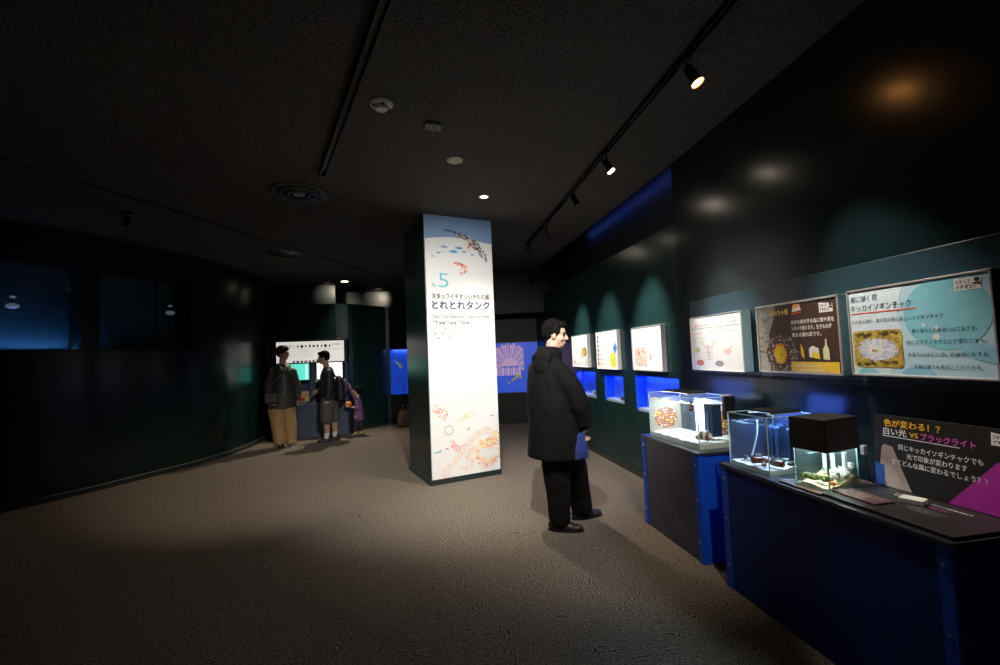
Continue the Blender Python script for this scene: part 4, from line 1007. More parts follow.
for i, (x, lab) in enumerate(((.10, 'dark twin tube filter at the back of the cube aquarium'), (.235, 'dark twin tube filter at the camera side of the cube aquarium'))):
    t = thing('tube_filter', lab, 'filter', inside(T2, x, .235, .045), A2[1], 'tube filters in the cube aquarium')
    for sx in (-.02, .02):
        m = MB(); m.cyl((sx, 0, 0), (sx, 0, .17), .015, .015, TUBG, 16); m.cyl((sx, 0, .17), (sx, 0, .182), .017, .017, mat('tube_cap', (.05, .09, .2), .3), 16); m.build('filter_tube', t)
    m = MB(); m.box(-.04, .04, -.018, .018, -.008, .002, BLACK); m.build('foot', t)
t = thing('air_hose', 'pale curved air hose inside the cube aquarium', 'hose', inside(T2, .03, .14, .04), A2[1])
m = MB(); pts = [(.05 * math.sin(k / 12 * 1.6) * 1.2 - .01, .0, .225 * k / 12) for k in range(13)]; m.tube(pts, .005, mat('hose_pale', (.6, .68, .7), .3), 8); m.build('hose', t)
m = MB(); m.ell((-.01, 0, -.0), (.010, .010, .008), GREY, 10, 8); m.build('air_stone', t)
# --- brown board and third aquarium
m = MB(); m.prism([(1.815, 2.075), (1.815, 1.832), (2.20, 1.845), (2.20, 2.09)], .749, .758, mat('brown_board', (.095, .042, .024), .5, var=.15, scale=30)); tag(m.build('brown_board', None, .001), 'thin brown board under the hooded aquarium', 'board')
A3 = ((1.838, 1.992, .759), R(-90) + R(12)); T3 = tank_frame(*A3)
aquarium(*A3, .165, .225, .19, .165, 'small aquarium with a white anemone under the big black hood', SANDY, .016, teal_back, teal_back, slope=.06)
t = thing('aquarium_hood', 'big black box hood on top of the small camera side aquarium', 'hood', inside(T3, .0825, .1125, .192), A3[1])
m = MB(); HB = mat('hood_black', (.022, .017, .016), .5, var=.1)
w, d = .0885, .124
m.box(-w, w, -d, d, .142, .148, HB); m.box(-w, w, -d, -d + .005, -.008, .142, HB); m.box(-w, w, d - .005, d, -.008, .142, HB); m.box(-w, -w + .005, -d, d, -.008, .142, HB); m.box(w - .005, w, -d, d, -.008, .142, HB); m.build('hood_shell', t, .002)
m = MB(); m.box(-.06, .06, -.08, .08, .10, .11, mat('led_hood', (.9, .9, .85), .4, emit=(.95, 1, .92), es=9)); m.build('led_strip', t)
area('hood_led', inside(T3, .0825, .1125, .285), A3[1], 2.6, .1, .14, (.95, 1, .92))
for i, (x, lab) in enumerate(((.045, 'white lamp reflection at the far side inside the hooded aquarium'), (.085, 'white lamp reflection second from the far side inside the hooded aquarium'), (.140, 'white lamp reflection at the camera side inside the hooded aquarium'))):
    t = thing('lamp_reflection', lab, 'tube', inside(T3, x, .165, .055), A3[1], 'white lamp reflections in the hooded aquarium')  # white lamp reflections in the tank, built as solid tubes
    m = MB(); m.cyl((0, 0, 0), (0, 0, .108), .010, .010, mat('reflection_white', (.78, .85, .86), .3), 16); m.build('pipe', t)
    m = MB(); m.cyl((0, 0, .0), (0, 0, .018), .0115, .0115, mat('reflection_band', (.35, .5, .52), .3), 16); m.build('collar', t)  # darker band of the lamp reflection, not a real collar
t = thing('mossy_log', 'small mossy log on the yellow sand of the hooded aquarium', 'log', inside(T3, .075, .055, .030), A3[1] + R(15)); m = MB()
for k in range(14): m.ell((-.055 + .0085 * k, random.uniform(-.004, .004), .012 + .003 * math.sin(k)), (.014, .013, .013), mat('moss', (.12, .15, .04), .9, var=.5, scale=120), 10, 8, wob=.4, seed=k)
m.build('bark', t)
m = MB(); [m.ell((-.05 + .012 * k, random.uniform(-.006, .006), .024), (.006, .006, .005), mat('lichen', (.35, .38, .22), .9), 8, 6, wob=.4, seed=k) for k in range(9)]; m.build('moss_tuft', t)
t = thing('anemone', 'fluffy white anemone heap in the corner of the hooded aquarium', 'anemone', inside(T3, .125, .135, .034), A3[1]); AN = mat('anemone_white', (.85, .82, .76), .7, var=.05)
m = MB()
HEAP = [((.012, .03, .03), .034), ((.0, .0, .02), .03), ((.015, -.035, .012), .024), ((-.03, .035, .016), .026), ((.018, .06, .05), .026), ((-.055, .04, .008), .018)]
for q, (c_, r_) in enumerate(HEAP): m.ell(c_, (r_ * .62, r_ * .62, r_ * .62), AN, 14, 10, wob=.3, seed=q)
m.build('column', t, smooth=True)
m = MB()
for c_, r_ in HEAP:
    for k in range(46):
        a = random.uniform(0, 6.28); e = random.uniform(-.15, 1.5); d_ = Vector((math.cos(a) * math.cos(e), math.sin(a) * math.cos(e), math.sin(e))); p0 = Vector(c_) + d_ * r_ * .5; p1 = p0 + d_ * r_ * .55 + Vector((random.uniform(-.004, .004), random.uniform(-.004, .004), .002))
        if p1.x > .031: continue
        m.tube([tuple(p0), tuple((p0 + p1) / 2 + Vector((0, 0, .002))), tuple(p1)], [.0030, .0026, .0012], AN, 5)
m.build('tentacles', t)
pebble(inside(T3, .150, .05, .024), (.009, .014, .010), mat('orange_sponge', (.75, .22, .03), .7), 'orange lump in front of the white anemone', 31, 'sponge', 'sponge')
pebble(inside(T3, .149, .095, .055), (.005, .008, .012), DKR, 'dark snail on the pane beside the white anemone', 32, 'snail', 'snail')
t = thing('cable_clip', 'white plug and black cable behind the hooded aquarium', 'cable', (2.155, 1.90, .76)); m = MB(); m.tube([(0, 0, .15), (.012, -.004, .09), (.006, -.012, .03), (.02, -.02, .006)], .004, BLACK); m.build('cable', t)
m = MB(); m.box(-.008, .016, -.01, .01, .14, .185, mat('plug_white', (.6, .68, .72), .4)); m.build('plug', t, .002)

# ================================================================= INFO STAND
t = thing('info_stand', 'black leaning info stand with orange and pink Japanese writing', 'info stand', (1.83, 1.832, .749))
# local: base board on the plinth, back board leaning on the wall
BB = mat('stand_black', (.011, .0085, .008), .5, var=.1)
m = MB(); m.prism([(0, 0), (.0, -.528), (.385, -.528), (.375, .05), (.12, .0)], .001, .013, BB); m.build('base_board', t, .002)
lean = math.atan2(.022, .34)
BBT = Matrix.Translation((.355, .045, .0145)) @ Matrix.Rotation(R(-91), 4, 'Z') @ Matrix.Rotation(-lean, 4, 'X')
holder = MB(); BW = .62; BH = .342
holder.box(0, BW, 0, .008, 0, BH, BB, BBT); bb = holder.build('back_board', t, .0015)
p = MB(); y = -.0006
BEAM = mat('beam_pinkgrey', (.36, .27, .25), .5); p.flat([(.012, .002), (.168, .002), (.085, .195), (.045, .20), (.035, .185)], BEAM, y); p.flat([(.0015, .002), (.047, .002), (.047, .10), (.0015, .105)], mat('beam_blue', (.02, .07, .30), .5), y - .0004)
p.flat([(.312, .002), (.61, .002), (.61, .15), (.53, .212), (.485, .21)], MAGENTA, y)
ORY = mat('ink_amber', (.98, .55, .04), .5)
p.text('色が変わる！？', .050, .292, .24, .036, ORY, y - .0006, .03)
p.text('白い光', .046, .252, .105, .036, PRINTW, y - .0006, .03); p.text('VS', .165, .253, .036, .030, ORY, y - .0006, .04); p.text('ブラックライト', .212, .250, .205, .034, HOTPINK, y - .0006, .03)
p.rect(.042, .240, .362, .2435, PRINTW, y - .0006)
for z, x, t_, w_ in ((.188, .115, '同じキッカイソギンチャクでも', .325), (.152, .15, '光で印象が変わります', .235), (.116, .082, 'さてどんな風に変わるでしょう？？', .37)): p.text(t_, x, z, w_, .028, PRINTW, y - .0006, .02)
logo(p, .468, .275, .085, .05, y - .0006)
for i, v in enumerate(p.v): p.v[i] = tuple(BBT @ Vector(v))
p.build('print', bb)
p = MB(); FT = Matrix.Translation((.0, 0, .0136)) @ Matrix.Rotation(R(-90), 4, 'Z') @ Matrix.Rotation(R(-90), 4, 'X')
for z, x, t_, w_, h_, mm in ((.285, .10, 'ライトを当ててみよう', .09, .017, CREAM), (.262, .11, '色のちがい', .05, .014, CREAM), (.275, .255, '光のふしぎを見つけよう', .14, .016, CREAM), (.235, .275, 'ブラックライト', .07, .015, HOTPINK), (.185, .22, 'スイッチを押すと光が切りかわります', .16, .011, LGREY), (.165, .235, '水そうの中をよく観察してみましょう', .15, .011, LGREY), (.145, .26, 'どんな色に見えるかな', .10, .011, LGREY)):
    p.text(t_, x, z, w_, h_, mm, 0, .03)
for i, v in enumerate(p.v): p.v[i] = tuple(FT @ Vector(v))
p.build('base_print', t)
t = thing('info_card', 'flat reddish brown card with pale writing on the stand front edge', 'card', (1.94, 1.735, .7635), R(-90)); CB = mat('card_brown', (.085, .034, .032), .5)
m = MB(); m.box(-.10, .105, -.055, .05, 0, .006, CB); m.build('card', t, .0015)
p = MB()
for k in range(4): p.text(['ブラックライトを当てると光る', '生きものたちの不思議なすがた', '目をこらして見てみましょう', 'さわらないでください'][k], -.085, .028 - .021 * k, [.17, .17, .15, .12][k], .015, mat('card_ink', (.45, .28, .25), .6), 0, .02)
FT2 = Matrix.Translation((0, 0, .0066)) @ Matrix.Rotation(R(-90), 4, 'X')
for i, v in enumerate(p.v): p.v[i] = tuple(FT2 @ Vector(v))
p.build('print', t)
t = thing('card_stack', 'small stack of pale cards on the black info stand', 'card stack', (2.065, 1.615, .7635), R(-68)); m = MB()
m.box(-.042, .042, -.032, .032, 0, .018, mat('card_pale', (.66, .68, .66), .6)); m.build('cards', t, .001)
m = MB(); m.box(-.041, .041, -.031, .031, .0183, .0192, mat('card_top', (.72, .75, .66), .6)); m.build('top_card', t)


# ================================================================= PEOPLE
class Blob:
    """closed overlapping shapes that skin() melts into one continuous surface"""
    def __init__(s): s.v = []; s.f = []

    def put(s, vs, fs):
        o = len(s.v); s.v += [tuple(p) for p in vs]; s.f += [tuple(o + k for k in f) for f in fs]


UNIT = []
for j_ in range(1, 11):
    for i_ in range(18):
        ph, th_ = -math.pi / 2 + math.pi * j_ / 11, 2 * math.pi * i_ / 18
        UNIT.append(Vector((math.cos(ph) * math.cos(th_), math.cos(ph) * math.sin(th_), math.sin(ph))))
UNIT += [Vector((0, 0, -1)), Vector((0, 0, 1))]
UNITF = [(j_ * 18 + i_, j_ * 18 + (i_ + 1) % 18, (j_ + 1) * 18 + (i_ + 1) % 18, (j_ + 1) * 18 + i_) for j_ in range(9) for i_ in range(18)]
UNITF += [(180, (i_ + 1) % 18, i_) for i_ in range(18)] + [(181, 162 + i_, 162 + (i_ + 1) % 18) for i_ in range(18)]


def ball(bm, c, r, rot=None):
    r = (r, r, r) if not isinstance(r, (tuple, list)) else r; c = Vector(c)
    q = [Vector((p.x * r[0], p.y * r[1], p.z * r[2])) for p in UNIT]
    bm.put([c + (rot @ p if rot else p) for p in q], UNITF)


def limb(bm, pts, rad):
    for i in range(len(pts)): ball(bm, pts[i], rad[i])
    for i in range(len(pts) - 1):
        a, b = Vector(pts[i]), Vector(pts[i + 1]); d = b - a
        if d.length < 1e-5: continue
        d.normalize(); u = d.orthogonal().normalized(); w = d.cross(u); n = 18
        vs = [p + (u * math.cos(2 * math.pi * k / n) + w * math.sin(2 * math.pi * k / n)) * r for p, r in ((a, rad[i]), (b, rad[i + 1])) for k in range(n)]
        bm.put(vs, [(k, (k + 1) % n, n + (k + 1) % n, n + k) for k in range(n)] + [tuple(range(n))[::-1], tuple(range(n, 2 * n))])


def loft(bm, rings, n=28):
    vs = []
    for (cx, cy, z, a, b, rot) in rings:
        vs += [(cx + a * math.cos(t) * math.cos(rot) - b * math.sin(t) * math.sin(rot), cy + a * math.cos(t) * math.sin(rot) + b * math.sin(t) * math.cos(rot), z) for t in [2 * math.pi * k / n for k in range(n)]]
    k_ = len(rings)
    bm.put(vs, [(i * n + k, i * n + (k + 1) % n, (i + 1) * n + (k + 1) % n, (i + 1) * n + k) for i in range(k_ - 1) for k in range(n)] + [tuple(range(n))[::-1], tuple(range((k_ - 1) * n, k_ * n))])


def skin(name, bm, m_, parent, vox=.01, it=3, wr=0.0, ws=9.0, zmin=None):
    me = bpy.data.meshes.new('tmp'); me.from_pydata(bm.v, [], bm.f); me.update()
    o = baked(me)
    r = o.modifiers.new('r', 'REMESH'); r.mode = 'VOXEL'; r.voxel_size = vox
    s = o.modifiers.new('s', 'SMOOTH'); s.factor = .5; s.iterations = it
    out = bake(o); bpy.data.meshes.remove(me)
    out.name = name
    if wr:
        for v in out.vertices:
            k = wr * (noise.noise(Vector((v.co.x * ws, v.co.y * ws, v.co.z * ws * .55))) + .5 * noise.noise(v.co * ws * 2.3)); v.co += v.normal * k
    if zmin is not None:
        for v in out.vertices: v.co.z = max(v.co.z, zmin)
    out.materials.clear(); out.materials.append(m_)
    out.polygons.foreach_set('use_smooth', [True] * len(out.polygons))
    ob = bpy.data.objects.new(name, out); col.objects.link(ob); ob.parent = parent
    return ob


def head_frame(c, yaw_, pitch_=0, k=1.0): return Matrix.Translation(c) @ Matrix.Rotation(yaw_, 4, 'Z') @ Matrix.Rotation(pitch_, 4, 'Y') @ Matrix.Scale(k, 4)


def head(bm, H, k=1.0):
    rot = H.to_3x3().normalized()
    def e(c, r): ball(bm, H @ Vector(c), tuple(x * k for x in r), rot)
    e((-.012, 0, .030), (.094, .074, .090)); e((.022, 0, -.025), (.066, .061, .088)); e((.036, 0, -.078), (.046, .043, .036)); e((.056, 0, -.092), (.022, .024, .018))
    e((.066, 0, .028), (.024, .052, .016))
    limb(bm, [H @ Vector((.085, 0, .008)), H @ Vector((.104, 0, -.026))], [.010 * k, .013 * k]); e((.092, .013, -.030), (.012, .009, .008)); e((.092, -.013, -.030), (.012, .009, .008))
    e((.083, 0, -.058), (.011, .024, .007)); e((.080, 0, -.069), (.011, .020, .007))
    for s in (-1, 1): e((-.004, s * .076, -.012), (.020, .010, .032)); e((.055, s * .042, -.03), (.025, .02, .022))


def face_bits(H, parent, k=1.0):
    for s in (-1, 1):
        m = MB(); m.ell((0, 0, 0), (.011, .012, .0065), mat('eye', (.03, .022, .02), .2), 12, 8); o = m.build('eye', parent, 0, True); o.matrix_local = H @ Matrix.Translation((.076, s * .030, .002))
        m = MB(); m.tube([(.086, s * .014, .023), (.084, s * .034, .027), (.072, s * .050, .020)], .0042, mat('eyebrow', (.015, .012, .011), .8), 6); o = m.build('eyebrow', parent); o.matrix_local = H
    m = MB(); m.ell((.089, 0, -.0635), (.007, .023, .0075), mat('lips', (.38, .15, .12), .5), 14, 8); o = m.build('mouth', parent, 0, True); o.matrix_local = H


def hair(H, parent, m_, k=1.0, n=150, tuft=.022, low=-.05, wide=1.0, fringe=True):
    bm = Blob(); rot = H.to_3x3().normalized()
    def e(c, r): ball(bm, H @ Vector(c), tuple(x * k for x in r), rot)
    e((-.024, 0, .048), (.094, .082 * wide, .088)); e((-.052, 0, .01), (.062, .074 * wide, .075))
    if fringe: e((.045, 0, .088), (.048, .06, .034))
    for s in (-1, 1): e((.012, s * .068, .038), (.036, .014, .038))
    rnd = random.Random(3)
    for i in range(n):
        a = rnd.uniform(0, 6.28); el = rnd.uniform(low * 10, 1.5); d = Vector((math.cos(a) * math.cos(el), math.sin(a) * math.cos(el), math.sin(el)))
        if d.x > .55 and d.z < .55: continue
        p = Vector((-.024 + d.x * .088, d.y * .076 * wide, .046 + d.z * .084)); q = p + d * tuft * .5 + Vector((rnd.uniform(-.3, 1), rnd.uniform(-.6, .6), -.45)) * tuft
        limb(bm, [H @ p, H @ q], [.011 * k, .004 * k])
    return skin('hair', bm, m_, parent, .0065 * k + .001, 1)


def hand(bm, w, d, n, thumb, k=1.0, curl=.7):
    """palm and five fingers from wrist w along d; n is the palm normal, thumb the thumb side"""
    w, d, n, th = Vector(w), Vector(d).normalized(), Vector(n).normalized(), Vector(thumb).normalized()
    for s in (-.75, -.25, .25, .75): limb(bm, [w + th * .02 * s * k, w + d * .085 * k + th * .036 * s * k], [.016 * k, .013 * k])
    for s, L_ in ((.85, .066), (.30, .076), (-.25, .070), (-.80, .054)):
        b = w + d * .088 * k + th * .038 * s * k; q = b; ang = 0; dirs = []
        pts = [b]
        for f in (.42, .32, .26):
            ang += curl * .75; dd = d * math.cos(ang) + n * math.sin(ang); q = q + dd * L_ * f * k * 1.05; pts.append(q)
        limb(bm, pts, [.0100 * k, .0092 * k, .0085 * k, .0075 * k])
    b = w + d * .025 * k + th * .028 * k; limb(bm, [b, b + (th * .7 + d * .6 + n * .3) * .032 * k, b + (th * .75 + d * 1.5 + n * .8) * .034 * k], [.015 * k, .0115 * k, .009 * k])


def shoe(root, heel, toe, m_, sole_m, wdt=.046, hgt=.075, name='shoe'):
    heel, toe = Vector(heel), Vector(toe); d = (toe - heel); L_ = d.length; d.normalize(); a = math.atan2(d.y, d.x); bm = Blob(); rot = Matrix.Rotation(a, 3, 'Z')
    z0 = heel.z
    ball(bm, heel + d * L_ * .22 + Vector((0, 0, hgt * .55)), (L_ * .24, wdt * .85, hgt * .55), rot); ball(bm, heel + d * L_ * .5 + Vector((0, 0, hgt * .45)), (L_ * .36, wdt * .9, hgt * .42), rot); ball(bm, heel + d * L_ * .76 + Vector((0, 0, hgt * .36)), (L_ * .24, wdt, hgt * .34), rot)
    limb(bm, [heel + d * L_ * .2 + Vector((0, 0, hgt * .6)), heel + d * L_ * .2 + Vector((0, 0, hgt * 1.25))], [wdt * .85, wdt * .8])
    o = skin(name, bm, m_, root, .007, 2, zmin=z0 + .004)
    m = MB(); n = 22; pts = []
    for k in range(n):
        t = 2 * math.pi * k / n; x = math.cos(t); wy = wdt * (1.02 + .06 * x) * math.sin(t); q = heel + d * (L_ / 2 + x * L_ * .52) + Vector((-d.y, d.x, 0)) * wy; pts.append((q.x, q.y))
    m.prism(pts, z0 + .001, z0 + .02, sole_m); m.build('sole', o)
    return o


SKIN = mat('skin_light', (.56, .34, .25), .5, var=.06, scale=20); SKIN2 = mat('skin_warm', (.45, .27, .19), .5, var=.06, scale=20)
HAIRB = mat('hair_black', (.005, .0045, .0045), .8, 0, .08, var=.2, scale=80); HAIRBR = mat('hair_darkbrown', (.028, .015, .010), .75, 0, .2, var=.2, scale=80)

# ---- the man in the long black coat
man = thing('person', 'person in a long black hooded coat and wide black trousers looking at the right wall', 'person', (1.14, 3.6, 0), R(-17))
BO = R(130)
H = head_frame((-.028, .02, 1.622), R(-6), R(8)); bm = Blob(); head(bm, H)
limb(bm, [(-.045, .015, 1.56), (-.075, .01, 1.42)], [.058, .064]); loft(bm, [(-.05, .06, .80, .16, .12, BO), (-.06, .05, 1.0, .15, .11, BO), (-.095, .02, 1.25, .14, .08, BO), (-.09, .01, 1.37, .08, .055, BO), (-.08, .01, 1.43, .06, .05, BO)])
limb(bm, [(-.005, -.105, 1.28), (.12, -.13, 1.06), (.150, -.085, .87)], [.044, .042, .030]); limb(bm, [(-.20, .13, 1.28), (-.20, .22, 1.06), (-.1, .3, .87)], [.055, .042, .030])
hand(bm, (.150, -.085, .865), (.10, .10, -1), (.9, .5, .1), (.3, .9, .3), .95, .75); hand(bm, (-.1, .3, .87), (.4, .3, -1), (.6, -.6, .1), (.6, .5, .3), .95)
limb(bm, [(-.09, 0, .85), (-.07, 0, .48), (-.075, .005, .08)], [.10, .065, .045]); limb(bm, [(.02, .12, .85), (.10, .18, .5), (.11, .27, .08)], [.10, .065, .045])
skin('body', bm, SKIN, man, .006, 2); face_bits(H, man); hair(H, man, HAIRB, 1.0, 190, .024)
COAT = mat('coat_black', (.0062, .0061, .0065), .85, 0, .12, var=.15, scale=14, bump=.12, bscale=9)
bm = Blob()
loft(bm, [(-.057, .05, .605, .276, .240, BO), (-.058, .05, .70, .268, .23, BO), (-.065, .045, .85, .262, .215, BO), (-.085, .03, 1.09, .250, .185, BO), (-.10, .02, 1.25, .238, .150, BO), (-.105, .02, 1.33, .215, .13, BO), (-.10, .015, 1.39, .16, .11, BO), (-.09, .01, 1.43, .10, .09, BO)])
limb(bm, [(-.01, -.112, 1.315), (.075, -.145, 1.20), (.135, -.14, 1.04), (.158, -.105, .90)], [.080, .085, .088, .072]); limb(bm, [(-.20, .145, 1.32), (-.21, .22, 1.06), (-.11, .29, .89)], [.085, .088, .066])
skin('coat', bm, COAT, man, .010, 12, .0085, 7)
bm = Blob(); RB = Matrix.Rotation(BO, 3, 'Z')
loft(bm, [(-.085, .005, 1.38, .135, .105, BO), (-.080, .005, 1.43, .108, .098, BO), (-.078, .008, 1.475, .094, .088, BO), (-.080, .006, 1.515, .086, .078, BO)])
for k in range(9):
    a = R(120) + R(200) * k / 8; ball(bm, (-.078 + .080 * math.cos(a), .008 + .080 * math.sin(a), 1.47 + .012 * math.cos(a - R(220))), (.040, .040, .05))
ball(bm, (-.152, -.055, 1.425), (.120, .052, .070), RB); ball(bm, (-.158, -.066, 1.36), (.105, .045, .10), RB); ball(bm, (-.148, -.062, 1.28), (.06, .035, .09), RB)
skin('hood', bm, COAT, man, .009, 9, .005, 12)
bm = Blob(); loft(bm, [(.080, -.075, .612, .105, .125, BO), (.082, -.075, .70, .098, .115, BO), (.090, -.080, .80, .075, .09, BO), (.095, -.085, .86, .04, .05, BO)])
side = skin('blue_light_patch', bm, mat('coat_blue_light', (.012, .028, .19), .7, var=.3, scale=12), man, .010, 2, .006, 9); side['label'] = 'blue light painted on the lower side of the coat under the sleeve'  # blue light falling on the coat, painted as a separate blue patch
m = MB(); m.tube([(.165, -.175, .935), (.175, -.17, .90)], .006, COAT); m.build('cuff_tab', man)
TRB = mat('trousers_black', (.006, .006, .007), .85, 0, .12, var=.15, scale=14, bump=.25, bscale=18); bm = Blob()
limb(bm, [(-.075, .01, .84), (-.072, .005, .62), (-.064, .0, .40), (-.058, .0, .10)], [.128, .124, .108, .088]); limb(bm, [(.02, .11, .84), (.062, .15, .60), (.10, .19, .38), (.132, .25, .12)], [.125, .114, .104, .094]); skin('trousers', bm, TRB, man, .010, 2, .009, 9, zmin=.035)
SHB = mat('shoe_black', (.018, .017, .017), .45); shoe(man, (-.155, .012, 0), (.128, -.012, 0), SHB, BLACK, .05, .085); shoe(man, (.045, .24, 0), (.31, .37, 0), SHB, BLACK, .05, .085)

# ---- man with tan trousers by the kiosk
p1_ = thing('person', 'person in a dark open jacket and wide tan trousers standing left of the kiosk', 'person', (-2.405, 8.572, 0), R(15.7))
H = head_frame((-.055, -.015, 1.655), R(-30), R(4), 1.06); bm = Blob(); head(bm, H)
limb(bm, [(-.06, 0, 1.58), (-.065, .01, 1.44)], [.056, .062]); loft(bm, [(-.07, .02, .80, .14, .07, 0), (-.07, .02, 1.1, .14, .07, 0), (-.07, .015, 1.28, .14, .07, 0), (-.07, .01, 1.37, .10, .06, 0), (-.066, .01, 1.46, .06, .05, 0)])
LA = [(-.245, 0, 1.32), (-.315, -.01, 1.08), (-.28, -.08, .86)]; RA = [(.105, 0, 1.32), (.165, 0, 1.08), (.18, -.04, .84)]
limb(bm, LA, [.046, .040, .030]); limb(bm, RA, [.046, .040, .030]); hand(bm, LA[2], (.4, -.5, -.8), (.6, .2, -.3), (.2, -.6, .5), .95); hand(bm, RA[2], (.05, -.1, -1), (-.9, 0, 0), (0, -1, 0), .95, .5)
limb(bm, [(-.17, 0, .84), (-.14, 0, .46), (-.12, 0, .08)], [.10, .065, .045]); limb(bm, [(.02, 0, .84), (.02, -.01, .46), (.04, -.03, .08)], [.10, .065, .045])
skin('body', bm, SKIN2, p1_, .008, 2); face_bits(H, p1_); hair(H, p1_, HAIRBR, 1.1, 190, .040)
JK = mat('jacket_dark', (.028, .026, .023), .6, var=.2, scale=14); bm = Blob()
loft(bm, [(-.085, .0, .69, .235, .165, 0), (-.08, .01, .95, .21, .145, 0), (-.07, .01, 1.2, .195, .125, 0), (-.07, .01, 1.33, .19, .115, 0), (-.068, .01, 1.41, .135, .095, 0), (-.066, .01, 1.47, .075, .072, 0)])
limb(bm, LA, [.066, .066, .050]); limb(bm, RA, [.066, .062, .048]); skin('jacket', bm, JK, p1_, .010, 2, .009, 9)
bm = Blob(); loft(bm, [(-.045, -.100, .92, .035, .04, 0), (-.045, -.099, 1.1, .04, .042, 0), (-.055, -.078, 1.40, .034, .035, 0)]); skin('shirt', bm, mat('shirt_grey', (.13, .13, .13), .8), p1_, .010, 2)
m = MB(); m.tube([(-.12, -.05, 1.46), (-.075, -.12, 1.36)], .018, mat('collar_pale', (.35, .33, .28), .7)); m.tube([(.005, -.05, 1.46), (-.03, -.12, 1.36)], .018, mat('collar_pale', (0, 0, 0))); m.build('collar', p1_, smooth=True)
TAN = mat('trousers_tan', (.36, .22, .10), .8, var=.12, scale=12, bump=.2, bscale=15); bm = Blob()
limb(bm, [(-.185, .0, .80), (-.185, .0, .60), (-.17, 0, .40), (-.145, 0, .22), (-.135, 0, .09)], [.13, .122, .108, .098, .092]); limb(bm, [(.005, 0, .80), (.025, -.01, .60), (.038, -.015, .40), (.05, -.03, .22), (.055, -.03, .08)], [.12, .110, .102, .098, .094]); skin('trousers', bm, TAN, p1_, .012, 2, .012, 7, zmin=.025)
SHD = mat('shoe_brown', (.05, .03, .02), .5); shoe(p1_, (-.12, .10, 0), (-.10, -.16, 0), SHD, BLACK, .05); shoe(p1_, (.03, .07, 0), (.08, -.19, 0), SHD, mat('sole_pale', (.4, .38, .34), .6), .05)
bag = thing('shoulder_bag', 'dark crossbody bag at the hip of the person in tan trousers', 'bag', (-2.405, 8.572, 0), R(15.7)); BG = mat('bag_black', (.018, .018, .017), .45)
m = MB(); m.box(-.36, -.14, -.235, -.165, .80, .98, BG); m.build('pouch', bag, .02, seg=3)
m = MB(); m.box(-.34, -.16, -.245, -.235, .90, .97, BG); m.build('flap', bag, .006)
m = MB(); m.tube([(-.33, -.19, .97), (-.20, -.165, 1.15), (-.08, -.155, 1.28), (.03, -.13, 1.40), (.06, -.06, 1.445)], .014, mat('strap_grey', (.09, .085, .075), .6)); m.build('strap', bag, smooth=True)
tg = thing('yellow_tag', 'small yellow tag on the collar of the person in tan trousers', 'tag', (-2.405, 8.572, 0), R(15.7)); m = MB(); m.box(.012, .05, -.150, -.142, 1.385, 1.425, mat('tag_yellow', (.75, .50, .06), .5)); m.build('tag', tg, .002)
m = MB(); m.tube([(.03, -.146, 1.425), (.02, -.11, 1.45)], .003, mat('tag_yellow', (0, 0, 0))); m.build('string', tg)

# ---- person in shorts with backpack
p2_ = thing('person', 'person in grey knee shorts and dark jacket facing the kiosk screens', 'person', (-1.733, 8.788, 0), R(11))
H = head_frame((-.085, 0, 1.55), R(178), R(6)); bm = Blob(); head(bm, H, 1.0)
limb(bm, [(-.06, 0, 1.48), (-.03, 0, 1.36)], [.052, .058]); loft(bm, [(-.0, 0, .72, .10, .16, 0), (-.01, 0, 1.0, .10, .14, 0), (-.01, 0, 1.25, .10, .17, 0), (-.01, 0, 1.33, .07, .12, 0), (-.02, 0, 1.38, .05, .05, 0)])
NA = [(.0, -.18, 1.27), (.01, -.205, 1.02), (-.03, -.20, .80)]; FA = [(.0, .18, 1.27), (-.05, .2, 1.04), (-.16, .16, .92)]
limb(bm, NA, [.05, .04, .028]); limb(bm, FA, [.05, .04, .028]); hand(bm, NA[2], (-.1, 0, -1), (-.2, .9, 0), (-1, 0, -.2), .9, .5); hand(bm, FA[2], (-1, -.3, -.1), (0, -.6, -.6), (-.3, -.5, .8), .9)
limb(bm, [(-.05, -.09, .76), (-.06, -.09, .42), (-.045, -.09, .26), (-.05, -.09, .08)], [.09, .056, .056, .036]); limb(bm, [(.03, .08, .76), (.07, .07, .42), (.09, .07, .26), (.09, .07, .08)], [.09, .056, .056, .036])
skin('body', bm, SKIN2, p2_, .008, 2); face_bits(H, p2_); hair(H, p2_, HAIRB, 1.06, 90, .012, -.06, 1.05)
bm = Blob(); JK2 = mat('jacket_olive', (.024, .024, .022), .6, var=.15, scale=14)
loft(bm, [(-.015, 0, .74, .135, .19, 0), (-.03, 0, .95, .14, .185, 0), (-.025, 0, 1.2, .13, .19, 0), (-.015, 0, 1.30, .11, .17, 0), (-.015, 0, 1.37, .075, .08, 0)]); limb(bm, NA, [.072, .066, .05]); limb(bm, FA, [.072, .066, .05]); skin('jacket', bm, JK2, p2_, .012, 2, .007, 8)
bm = Blob(); SHO = mat('shorts_grey', (.085, .083, .075), .8, var=.12, scale=14)
limb(bm, [(-.03, -.08, .74), (-.045, -.09, .56), (-.05, -.09, .42)], [.128, .12, .112]); limb(bm, [(.03, .08, .74), (.06, .07, .56), (.075, .07, .43)], [.125, .115, .105]); skin('shorts', bm, SHO, p2_, .011, 2, .007, 9)
SO = mat('sock_white', (.72, .70, .66), .9); SHK_ = mat('shoe_dark', (.02, .019, .02), .5)
for x, y in ((-.05, -.09), (.09, .07)):
    m = MB(); m.cyl((x, y, .07), (x, y, .165), .044, .050, SO, 18); m.build('sock', p2_, smooth=False)
    shoe(p2_, (x + .09, y, 0), (x - .17, y - .015, 0), SHK_, mat('sole_dark', (.03, .03, .03), .6), .048, .08)
